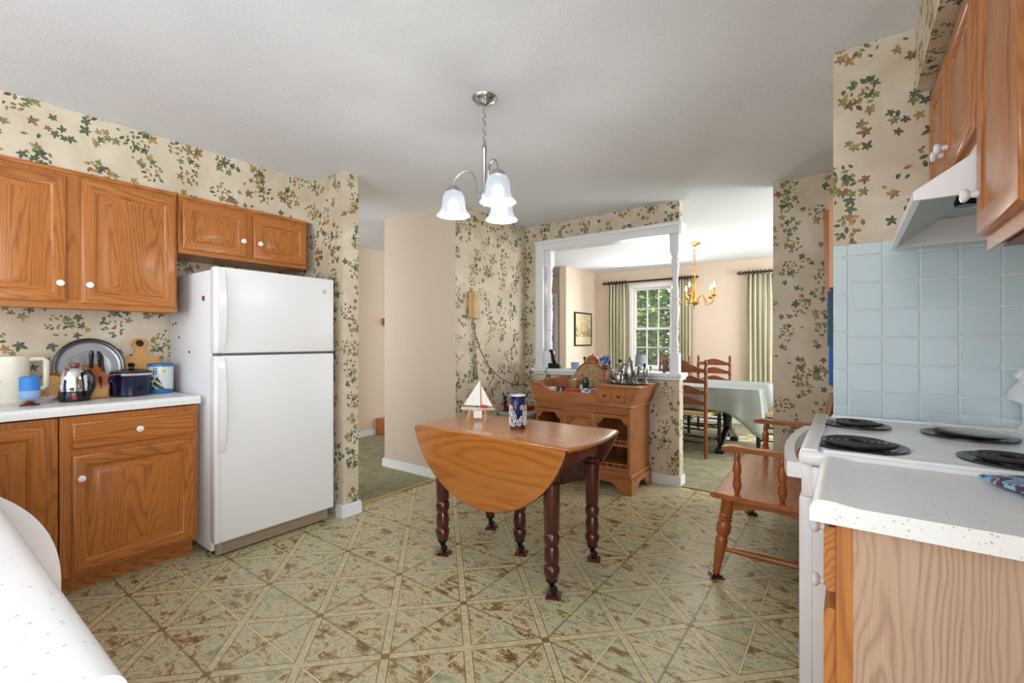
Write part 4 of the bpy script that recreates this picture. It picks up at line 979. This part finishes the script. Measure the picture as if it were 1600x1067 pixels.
MB().tube([(.04, 0, .06), (.065, 0, .08), (.075, 0, .105)], [.009, .007, .005], 8).build('spout', M['silver'], r)
MB().tube([(-.04, 0, .09), (-.07, 0, .095), (-.075, 0, .06), (-.04, 0, .045)], .005, 8).build('handle', M['silver'], r)
def goblet(x, y, h, label):
    m = MB().lathe([(.022, 0), (.022, .004), (.005, .015), (.005, h*.45), (.02, h*.55), (.024, h*.8), (.021, h), (.019, h), (.02, h*.8), (.004, h*.55)], n=20)
    solo('goblet', m, M['silver'], label, 'goblet', (x, y, zi), 'silver goblets on the tray')
goblet(-1.435, 3.72, .115, 'silver goblet right beside the coffee pot spout'); goblet(-1.365, 3.75, .125, 'silver goblet at the right edge of the serving tray')
m = MB().lathe([(.03, 0), (.034, .01), (.04, .05), (.034, .07), (.037, .08), (.033, .08), (.03, .06)], n=24)
solo('sugar_bowl', m, M['silver'], 'low silver sugar bowl at the front of the serving tray', 'bowl', (-1.575, 3.69, zi))
r = thing('wooden_box', 'dark wooden standing box right of the carved tray', 'box', (-1.775, 3.90, zf))
MB().box(-.025, .022, -.05, .05, 0, .27, .003).build('box', M['rosewood'], r); MB().box(-.03, .027, -.055, .055, .27, .285, .003).build('lid', M['blackw'], r)

# ---- on the sill (z .965)
zl = .965
r = thing('cordless_phone', 'black cordless telephone on its base at the left of the sill', 'telephone', (-2.42, 4.07, zl), -.3)
MB().prism([(-.055, 0), (.055, 0), (.055, .012), (-.02, .045), (-.055, .05)], 'x', -.06, .06).build('base', M['black'], r)
m = MB().box(-.024, .024, -.013, .013, 0, .16, .010); m.xf(Matrix.Translation((-.005, -.005, .035)) @ Matrix.Rotation(.22, 4, 'X') @ Matrix.Rotation(-.2, 4, 'Y')); m.build('handset', M['black'], r)
MB().tube([(-.05, .03, .03), (-.052, .035, .12)], .004, 8).build('antenna', M['black'], r)
m = MB().tube([(-2.45, 4.02, zl+.005), (-2.47, 3.97, zl+.004), (-2.475, 3.955, .93), (-2.47, 3.99, .895), (-2.45, 4.012, .85), (-2.40, 4.012, .80)], .003, 6)
o = m.build('power_cord', M['black']); tag(o, 'thin black cord hanging from the cordless telephone over the sill', 'cord')
solo('blue_box', MB().box(-.035, .035, -.025, .025, 0, .065, .004), flat('pale_blue_card', '#93a9c4', .5), 'small pale blue box on the sill behind the carved tray', 'box', (-2.21, 4.09, zl))
r = thing('wooden_gourd', 'round reddish brown wooden gourd on the sill', 'ornament', (-2.02, 4.09, zl))
MB().sph((0, 0, .07), .07, 20, sz=1, sy=.8).build('gourd', M['rosewood'], r); MB().tube([(0, 0, .135), (.005, 0, .155)], [.006, .004], 8).build('stem', M['dark'], r)
r = thing('knob_ornament', 'small dark turned knob ornament left of the brown gourd', 'ornament', (-2.12, 4.12, zl))
MB().lathe([(.016, 0), (.016, .01), (.006, .02), (.006, .09), (.014, .10), (.013, .118), (.001, .122)], n=16).build('knob', M['dark'], r)
r = thing('flower_pot', 'pot of blue flowers on the sill beside the brown gourd', 'flowers', (-1.885, 4.08, zl))
MB().lathe([(.024, 0), (.034, .045), (.032, .045), (.022, .01)], n=20).build('pot', M['terracotta'], r)
m = MB(); random.seed(5)
for i in range(60):
    a = random.random()*2*PI; q = random.random()**.5*.055; z = .055+random.random()*.07; s_ = .012+random.random()*.008
    m.lathe([(.002, 0), (s_, .004), (s_*.8, .008), (.001, .003)], (q*math.cos(a), q*math.sin(a)*.8, z), 6)
m.build('blossoms', M['flower'], r)
m = MB()
for i in range(14):
    a = random.random()*2*PI; q = random.random()*.045; m.tube([(0, 0, .03), (q*.5*math.cos(a), q*.4*math.sin(a), .08), (q*math.cos(a), q*.8*math.sin(a), .12+random.random()*.04)], .0018, 5)
m.build('stems', M['rosewood'], r)
r = thing('figurine', 'small dark bird figurine at the right end of the sill', 'figurine', (-1.315, 4.07, zl))
MB().lathe([(.018, 0), (.018, .008), (.008, .014), (.014, .03), (.018, .05), (.012, .068), (.007, .074)], n=16).build('body', M['pewter'], r); MB().sph((0, -.002, .082), .012, 12).build('head', M['pewter'], r)

# ================================================================== BENCH
r = thing('bench', 'wooden deacon bench with turned arm spindles right of the doorway', 'bench', (-.33, 3.15, 0))
W = dict(parent=r, world=True)
by0, by1 = 2.575, 3.73
m = MB(); sp = [(-.595, .435), (-.59, .447), (-.575, .452), (-.40, .446), (-.25, .446), (-.10, .455), (-.10, .425), (-.56, .422), (-.585, .425)]
m.prism(sp, 'y', by0, by1); m.build('seat', M['bench_y'], **W)
for y in (by0+.07, by1-.09):
    K = 12; P = [(-.52, .423), (-.12, .423)]+[(-.12-.4*i/K, .345+.04*math.sin(PI*i/K)) for i in range(K+1)]
    MB().prism(P, 'y', y-.01, y+.01).build('apron', M['bench_x'], **W)
MB().box(-.54, -.515, by0+.08, by1-.1, .36, .423).build('front_apron', M['bench_y'], **W)
BL = [(.016, 0), (.020, .05), (.030, .17), (.030, .19), (.024, .205), (.034, .225), (.037, .26), (.028, .285), (.036, .295), (.028, .305), (.034, .315), (.028, .325), (.032, .335), (.032, .425)]
def bleg(xt, yt, xb, yb):
    top = Vector((xt, yt, .424)); bot = Vector((xb, yb, .018)); d = (top-bot); L = d.length
    m = MB().lathe([(q, z*L/.425) for q, z in BL], n=18); m.xf(Matrix.Translation(bot) @ d.to_track_quat('Z', 'Y').to_matrix().to_4x4())
    l = m.build('leg', M['bench_z'], **W)
    MB().prism([(-.034, -.034), (.034, -.034), (.034, .034), (-.034, .034)], 'z', 0, .011).prism([(-.026, -.026), (.026, -.026), (.026, .026), (-.026, .026)], 'z', .011, .02).xf(Matrix.Translation((xb, yb, 0)) @ Matrix.Rotation(.5, 4, 'Z')).build('floor_cup', M['mahog'], l, world=True)
bleg(-.515, 2.655, -.57, 2.605); bleg(-.515, 3.64, -.57, 3.69); bleg(-.15, 2.655, -.115, 2.605); bleg(-.15, 3.64, -.115, 3.69)
for y in (2.622, 3.672): MB().tube([(-.555, y, .15), (-.45, y, .15), (-.34, y, .15), (-.23, y, .15), (-.125, y, .15)], [.010, .014, .017, .014, .010], 12).build('stretcher', M['bench_x'], **W)
SP = [(.011, .0), (.014, .012), (.020, .03), (.022, .05), (.017, .072), (.021, .08), (.014, .088), (.020, .11), (.021, .14), (.014, .17), (.018, .176), (.013, .182), (.018, .19), (.012, .198), (.012, .222)]
for y in (2.645, 3.66):
    MB().prism([(-.545, .668), (-.545, .688), (-.50, .697), (-.40, .690), (-.10, .690), (-.10, .667), (-.40, .667), (-.50, .664)], 'y', y-.03, y+.03).build('arm_rest', M['bench_x'], **W)
    for x in (-.475, -.27): MB().lathe([(q, .447+z) for q, z in SP], (x, y, 0), 16).build('arm_spindle', M['bench_z'], **W)
MB().box(-.105, -.075, by0+.03, by1-.03, .80, .90, .008).build('top_rail', M['bench_y'], **W)
for k in range(9):
    y = by0+.09+(by1-by0-.18)*k/8; MB().lathe([(q*.8, .447+z*1.62) for q, z in SP], (-.09, y, 0), 12).build('back_spindle', M['bench_z'], **W)

# ---- things hung on the bench wall, seen edge on
r = thing('wall_shelf', 'brown wooden wall shelf hanging edge on beside the blue tiles', 'shelf', (-.085, 3.02, 1.45))
MB().prism([(-.056, 1.455), (-.104, 1.455), (-.108, 1.6), (-.116, 1.95), (-.056, 1.95)], 'y', 3.0, 3.018).build('side_board', M['bench_z'], parent=r, world=True)
MB().prism([(-.056, 1.455), (-.104, 1.455), (-.108, 1.6), (-.116, 1.95), (-.056, 1.95)], 'y', 3.38, 3.398).build('side_board', M['bench_z'], parent=r, world=True)
MB().box(-.11, -.056, 3.018, 3.38, 1.90, 1.918).build('shelf_board', M['bench_y'], parent=r, world=True); MB().box(-.102, -.056, 3.018, 3.38, 1.56, 1.578).build('shelf_board', M['bench_y'], parent=r, world=True)
r = thing('picture_frame', 'cream framed picture hanging edge on at the tile corner', 'picture', (-.075, 2.7, 1.5))
MB().box(-.076, -.056, 2.58, 2.60, 1.49, 1.89).box(-.076, -.056, 2.83, 2.85, 1.49, 1.89).box(-.076, -.056, 2.60, 2.83, 1.49, 1.51).box(-.076, -.056, 2.60, 2.83, 1.87, 1.89).build('frame', M['palewood'], parent=r, world=True)
MB().box(-.066, -.056, 2.60, 2.83, 1.51, 1.87).build('picture', M['cream'], parent=r, world=True)
r = thing('hanging_cloth', 'blue cloth hanging edge on at the tile corner below the frames', 'cloth', (-.075, 2.7, 1.0))
MB().box(-.083, -.056, 2.60, 2.82, 1.22, 1.475, .004).build('folded_part', flat('slate_blue_cloth', '#3b5a78', .8), parent=r, world=True)
MB().box(-.078, -.056, 2.60, 2.82, 1.04, 1.22, .004).build('lower_part', M['steelblue'], parent=r, world=True)

# ================================================================== HALLWAY THINGS
r = thing('wooden_chest', 'small wooden box on the hallway carpet beside the baseboard end', 'box', (-4.96, 4.02, .008))
MB().box(-5.058, -4.88, 3.87, 4.25, .012, .20, .004).build('box', M['oak_y'], parent=r, world=True); MB().box(-5.059, -4.865, 3.86, 4.26, .20, .222, .004).build('lid', M['oak_y'], parent=r, world=True)
r = thing('wall_rack', 'small dark wooden rack on the far hallway wall', 'rack', (-5.02, 4.05, 1.47))
MB().box(-5.059, -4.97, 3.98, 4.25, 1.45, 1.47).box(-5.059, -4.97, 3.98, 3.995, 1.47, 1.545).box(-5.059, -4.97, 4.235, 4.25, 1.47, 1.545).build('rack', M['rosewood'], parent=r, world=True)
# front door far beyond the opening
r = thing('door_1', 'white door with trim in the far foyer', 'door', (-4.75, 7.5, 0)); r['kind'] = 'structure'
MB().box(-5.05, -4.50, 7.52, 7.55, 0, 2.06).build('door_leaf', flat('pale_grey_door', '#b9bec3', .4), parent=r, world=True)
MB().box(-4.50, -4.42, 7.51, 7.55, 0, 2.13, .003).box(-5.06, -4.50, 7.51, 7.55, 2.06, 2.13).build('door_frame', M['trim'], parent=r, world=True)

# ================================================================== DINING ROOM
# framed print
r = thing('framed_print', 'dark framed engraving on the beige dining room wall', 'picture', (-3.66, 7.05, 1.15))
m = MB(); y0, y1, z0, z1 = 6.75, 7.36, 1.155, 1.72; f = .022
m.box(-3.669, -3.645, y0, y1, z0, z0+f).box(-3.669, -3.645, y0, y1, z1-f, z1).box(-3.669, -3.645, y0, y0+f, z0+f, z1-f).box(-3.669, -3.645, y1-f, y1, z0+f, z1-f); m.build('frame', M['blackw'], parent=r, world=True)
ne = NT('sepia_engraving'); x, y, z = ne.sep(ne.pos()); g1 = ne.noise(ne.pos(), 9, 4, .7, 1.5); zz = ne.m('MULTIPLY', ne.m('SUBTRACT', z, 1.30), 4.2)
ne.done(ne.mix(ne.m('LESS_THAN', z, 1.31), ne.ramp(ne.m('ADD', g1, ne.m('MULTIPLY', zz, .12)), [(.38, '#6b5a3e'), (.5, '#a08c66'), (.6, '#d6c6a0')]), '#d8c8a4'), .5)
MB().box(-3.665, -3.655, y0+f, y1-f, z0+f, z1-f).build('print', ne.mat, parent=r, world=True)
# curtains
def curtain(x0, x1, label, y=7.46):
    m = MB(); m.open = True; K = 60; J = 6; us = []
    for j in range(J+1):
        z = .02+2.185*j/J; sq = 1 if j < J else .96
        for i in range(K+1):
            t = i/K; x = x0+(x1-x0)*(.5+(t-.5)*sq)
            m.v.append((x, y+.028*math.sin(t*2*PI*5.5)+.008*math.sin(t*41+j), z))
    for j in range(J):
        for i in range(K):
            a = j*(K+1)+i; m.f.append((a, a+1, a+K+2, a+K+1)); m.mi.append(0)
    o = m.build('curtain', M['curtain'], ang=180)
    uv = o.data.uv_layers.new(name='UVMap')
    for l in o.data.loops:
        vi = l.vertex_index; uv.data[l.index].uv = ((vi % (K+1))/K, (vi//(K+1))/J)
    o.modifiers.new('thickness', 'SOLIDIFY').thickness = .004
    tag(o, label, 'curtain', 'striped dining room curtains'); return o
curtain(-3.37, -3.05, 'striped sage curtain left of the dining room window')
curtain(-2.24, -1.98, 'striped sage curtain right of the dining room window behind the white post')
curtain(-1.21, -.86, 'striped sage curtain beside the ivy wall right of the dining room')
def rod(x0, x1, label):
    r = thing('curtain_rod', label, 'curtain rod', ((x0+x1)/2, 7.46, 2.22)); W = dict(parent=r, world=True)
    MB().tube([(x0, 7.46, 2.235), (x1, 7.46, 2.235)], .016, 10).build('rod', M['dark'], **W)
    for s_, x in ((-1, x0), (1, x1)):
        MB().lathe([(.016, 0), (.024, .01), (.014, .02), (.032, .045), (.03, .06), (.012, .075), (.018, .085), (.001, .1)], (x, 7.46, 2.235), 14, 'x' if s_ > 0 else '-x').build('finial', M['rodwood'], **W)
    for a, b in ((x0+.02, x0+.33), (x1-.30, x1-.02)):
        for k in range(7):
            xx = a+(b-a)*k/6; MB().tube([(xx, 7.46+.03*math.cos(q), 2.235+.03*math.sin(q)) for q in [2*PI*i/12 for i in range(12)]], .007, 6, True).build('ring', M['rodwood'], **W)
    for x in (x0+.12, x1-.12): MB().box(x-.008, x+.008, 7.46, 7.55, 2.215, 2.23).build('bracket', M['dark'], **W)
rod(-3.40, -1.98, 'dark curtain rod with wooden rings above the left dining window')
rod(-1.25, .35, 'dark curtain rod end above the curtain beside the ivy wall')
# table and cloth
r = thing('dining_table', 'dining table on a black pedestal under the sage cloth', 'table', (-1.5, 5.85, .008)); W = dict(parent=r, world=True)
dx0, dx1, dy0, dy1, dz = -2.6, -.76, 5.30, 6.36, .733
MB().box(dx0, dx1, dy0, dy1, dz-.03, dz, .004).build('tabletop', M['mahog_x'], **W)
MB().box(dx0+.12, dx1-.12, dy0+.12, dy1-.12, dz-.10, dz-.03).build('apron', M['mahog_x'], **W)
for xx in (-2.1, -1.15):
    p = MB().lathe([(.07, .14), (.05, .2), (.045, .3), (.06, .42), (.075, .5), (.05, .58), (.06, .64)], (xx, 5.83, 0), 18).build('pedestal', M['blackw'], **W)
    for s_ in (-1, 1):
        MB().tube([(xx, 5.83+s_*.03, .22), (xx, 5.83+s_*.2, .17), (xx+.0, 5.83+s_*.36, .07), (xx, 5.83+s_*.43, .045)], [.04, .035, .032, .038], 12).box(xx-.045, xx+.045, 5.83+s_*.40-.04, 5.83+s_*.40+.055, .008, .06, .012).build('foot', M['blackw'], p, world=True)
# cloth: top sheet plus draped skirt with a deeper corner
m = MB(); m.open = True; zc = dz+.004; e = .012
per = []; NX, NY = 36, 22
for i in range(NX): per.append((dx0+(dx1-dx0)*i/NX, dy0, 0, -1, i/NX))
for i in range(NY): per.append((dx1, dy0+(dy1-dy0)*i/NY, 1, 0, 1+i/NY))
for i in range(NX): per.append((dx1-(dx1-dx0)*i/NX, dy1, 0, 1, 2+i/NX))
for i in range(NY): per.append((dx0, dy1-(dy1-dy0)*i/NY, -1, 0, 3+i/NY))
n_ = len(per); corner = [(dx1, dy0), (dx1, dy1), (dx0, dy1), (dx0, dy0)]
rows = 7
for j in range(rows+1):
    for (x, y, nx, ny, s_) in per:
        dc = min(math.hypot(x-a, y-b) for a, b in corner)
        drop = .24+.26*math.exp(-(dc/.15)**1.5); t = j/rows
        wv = .022*math.sin(s_*37)+.014*math.sin(s_*71+1)
        out = e+(.035+wv)*t**.8
        cxn = (x-(dx0+dx1)/2); cyn = (y-(dy0+dy1)/2)
        ox, oy = nx*out, ny*out
        if dc < .12: k = (1-dc/.12); ox += math.copysign(.03*k*t, cxn); oy += math.copysign(.03*k*t, cyn)
        m.v.append((x+ox*(1 if j else 1), y+oy, zc-drop*t - (0 if j else -.002)))
for j in range(rows):
    for i in range(n_): m.f.append((j*n_+i, j*n_+(i+1) % n_, (j+1)*n_+(i+1) % n_, (j+1)*n_+i)); m.mi.append(0)
m.f.append(tuple(range(n_))); m.mi.append(0)
o = m.build('tablecloth', M['cloth'], ang=60); o.modifiers.new('thickness', 'SOLIDIFY').thickness = .002
tag(o, 'sage green tablecloth draped over the dining table', 'tablecloth')
r = thing('table_lamp', 'small lamp with grey cylinder shade on the dining table', 'lamp', (-2.105, 5.6, dz+.006))
MB().lathe([(.04, 0), (.04, .008), (.012, .02), (.008, .05), (.012, .10), (.008, .17), (.006, .2)], n=18).build('base', M['pewter'], r)
m = MB(); m.open = True; m.lathe([(.07, .18), (.062, .33), (.060, .33), (.068, .18)], n=28, cap=False); m.build('lamp_shade', flat('grey_shade', '#8f959b', .6), r)
# chairs
def make_chair(label):
    r = thing('dining_chair', label, 'chair', (0, 0, .008), 0, 'ladder back chairs around the dining table')
    # faces +y, back at y = -.2 ; origin on the floor under the seat centre
    for s_ in (-1, 1):
        x = s_*.205
        P = [(.017, 0), (.019, .2), (.020, .43), (.018, .47), (.021, .49), (.018, .52), (.019, .60), (.015, .63), (.020, .645), (.018, .72), (.015, .75), (.020, .765), (.018, .84), (.015, .87), (.020, .885), (.018, .95), (.015, .965), (.022, .975), (.012, .985), (.020, 1.0), (.018, 1.02), (.004, 1.04)]
        MB().lathe(P, (x, -.2, 0), 14).build('back_post', M['chairw'], r)
        MB().lathe([(.017, 0), (.020, .06), (.016, .1), (.022, .13), (.020, .25), (.023, .38), (.018, .41), (.022, .43), (.020, .46)], (s_*.225, .2, 0), 14).build('front_leg', M['blackw'], r)
    for k, z in enumerate((.555, .67, .785, .90)):
        K = 16; P = [(-.2+.4*i/K, z) for i in range(K+1)]+[(.2-.4*i/K, z+.038+.050*math.sin(PI*i/K)**2*(1 if k < 4 else 1.2)) for i in range(K+1)]
        MB().prism(P, 'y', -.208, -.192).build('ladder_slat', M['chairw'], r)
    m = MB(); m.v = [(-.225, -.2, .44), (.225, -.2, .44), (.245, .22, .44), (-.245, .22, .44), (-.22, -.2, .475), (.22, -.2, .475), (.24, .22, .475), (-.24, .22, .475), (0, 0, .47)]
    m.f = [(3, 2, 1, 0), (0, 1, 5, 4), (1, 2, 6, 5), (2, 3, 7, 6), (3, 0, 4, 7), (4, 5, 8), (5, 6, 8), (6, 7, 8), (7, 4, 8)]; m.mi = [0]*9; m.build('seat', M['rush'], r)
    for z, y, hw in ((.16, -.2, .2), (.30, -.2, .2), (.14, .2, .22), (.27, .2, .22)): MB().tube([(-hw, y, z), (0, y, z), (hw, y, z)], [.008, .012, .008], 8).build('stretcher', M['blackw'], r)
    for s_ in (-1, 1):
        for z in (.18, .32): MB().tube([(s_*.205, -.2, z), (s_*.225, .2, z)], .009, 8).build('stretcher', M['blackw'], r)
    return r
ch = make_chair('ladder back chair with its back to the kitchen before the dining table')
ch.location = (-1.405, 5.31, .008); ch.rotation_euler = (0, 0, math.radians(-4))
dup(ch, (-1.515, 6.60, .008), PI, 'ladder back chair behind the dining table left of the chandelier wall')
dup(ch, (-2.06, 6.62, .008), PI, 'ladder back chair behind the table partly hidden by the white post')
dup(ch, (-.58, 5.72, .008), PI/2, 'ladder back chair at the right end of the dining table')
# dining chandelier
DX, DY = -1.536, 5.893
r = thing('chandelier', 'brass dining chandelier with lit candle bulbs', 'chandelier', (DX, DY, 1.65)); W = dict(parent=r, world=True)
MB().lathe([(.075, 2.44), (.075, 2.43), (.05, 2.42), (.012, 2.40)], (DX, DY, 0), 24).build('canopy', M['brass'], **W)
z = 2.405; k = 0
while z > 2.09:
    L = .042; a = (k % 2)*PI/2
    MB().tube([(DX+.012*math.sin(t)*math.cos(a), DY+.012*math.sin(t)*math.sin(a), z-L/2+L/2*math.cos(t)) for t in [2*PI*i/12 for i in range(12)]], .003, 6, True).build('chain_link', M['brass'], **W); z -= L-.008; k += 1
MB().lathe([(.006, 2.09), (.018, 2.07), (.010, 2.05), (.016, 2.0), (.024, 1.95), (.012, 1.90), (.018, 1.86), (.026, 1.82), (.016, 1.78), (.02, 1.76), (.05, 1.73), (.055, 1.71), (.035, 1.685), (.012, 1.675), (.014, 1.66), (.003, 1.64)], (DX, DY, 0), 22).build('stem', M['brass'], **W)
for k in range(5):
    q = math.radians(20+72*k)+TH; dx, dy = math.cos(q), math.sin(q)
    P = [(.03, 1.74), (.07, 1.78), (.10, 1.80), (.13, 1.76), (.16, 1.70), (.20, 1.685), (.235, 1.71), (.25, 1.77)]
    arm = MB().tube([(DX+dx*a, DY+dy*a, z) for a, z in P], .007, 8).build('arm', M['brass'], **W)
    c = (DX+dx*.25, DY+dy*.25, 0)
    MB().lathe([(.008, 1.765), (.034, 1.785), (.034, 1.79), (.012, 1.792), (.016, 1.81), (.012, 1.82)], c, 16).build('candle_cup', M['brass'], arm, world=True)
    MB().lathe([(.011, 1.82), (.011, 1.875), (.008, 1.88)], c, 12).build('candle_sleeve', M['brass'], arm, world=True)
    MB().lathe([(.006, 1.88), (.014, 1.895), (.012, 1.915), (.004, 1.94), (.001, 1.945)], c, 12).build('candle_bulb', M['candlebulb'], arm, world=True)
l = bpy.data.lights.new('dining_chandelier_light', 'POINT'); l.energy = 14; l.shadow_soft_size = .22; l.color = (1, .91, .80)
lo = bpy.data.objects.new('dining_chandelier_light', l); C.objects.link(lo); lo.location = (DX, DY, 2.02)

# ================================================================== OUTDOORS
struct('ground', MB().box(-14, 8, 7.7, 20, -.35, -.3), M['grass'], 'lawn outside the dining room window', 'ground')
nl = NT('sunlit_leaves'); oi = nl.node('ShaderNodeNewGeometry'); rnd = oi.outputs['Random Per Island']
nl.done(nl.ramp(rnd, [(0, '#2f5410'), (.4, '#4f8420'), (.75, '#7fb038'), (1, '#b4d060')]), .5)
nl.b.inputs['Subsurface Weight'].default_value = 0
random.seed(11)
def tree(x, y, h, R, label, nleaf=2600):
    r = thing('tree', label, 'tree', (x, y, -.3), 0, 'trees outside the dining window')
    tr = MB().tube([(0, 0, 0), (.05, 0, h*.4), (0, .05, h*.8), (.03, 0, h)], [.06, .05, .035, .02], 10)
    for k in range(7):
        a = k*2.4; z = h*(.25+.09*k); tr.tube([(0, 0, z), (.4*R*math.cos(a), .4*R*math.sin(a), z+.3), (.85*R*math.cos(a), .85*R*math.sin(a), z+.55)], [.03, .02, .008], 6)
    tr.build('trunk', M['bark'], r)
    m = MB(); m.open = True
    for i in range(nleaf):
        a = random.random()*2*PI; u = random.random(); rr = R*(.35+.65*random.random()**.6); z = h*(.04+.98*random.random())
        env = math.sin(PI*min(1, .15+.85*z/(h*1.05)))**.5; c = Vector((rr*env*math.cos(a), rr*env*math.sin(a), z))
        s_ = .09+.10*random.random(); q = Matrix.Rotation(random.random()*6.28, 3, 'Z') @ Matrix.Rotation(random.uniform(-1.1, 1.1), 3, 'X') @ Matrix.Rotation(random.uniform(-.8, .8), 3, 'Y')
        m.add([c+q @ Vector(p)*s_ for p in ((-.5, 0, 0), (0, -.32, .06), (.7, 0, 0), (0, .32, .06))], [(0, 1, 2, 3)])
    m.build('foliage', nl.mat, r, smooth=False)
n_t = 0
for row, (y, h, R_, xs_) in enumerate(((9.9, 3.1, .56, (-5.0, -3.72, -2.44, -1.16, .12)), (11.3, 4.0, .66, (-5.4, -4.05, -2.7, -.6)), (12.8, 5.0, .72, (-6.2, -4.7, -3.2, -1.7)), (14.4, 6.2, .85, (-7.2, -5.4, -3.6)))):
    for k, x in enumerate(xs_):
        ordw = ('leftmost', 'second from left', 'third from left', 'fourth from left', 'fifth from left')[k]
        roww = ('nearest row', 'second row', 'third row', 'farthest row')[row]
        tree(x, y, h, R_, 'leafy tree outside the dining window, %s in the %s' % (ordw, roww), 1900)
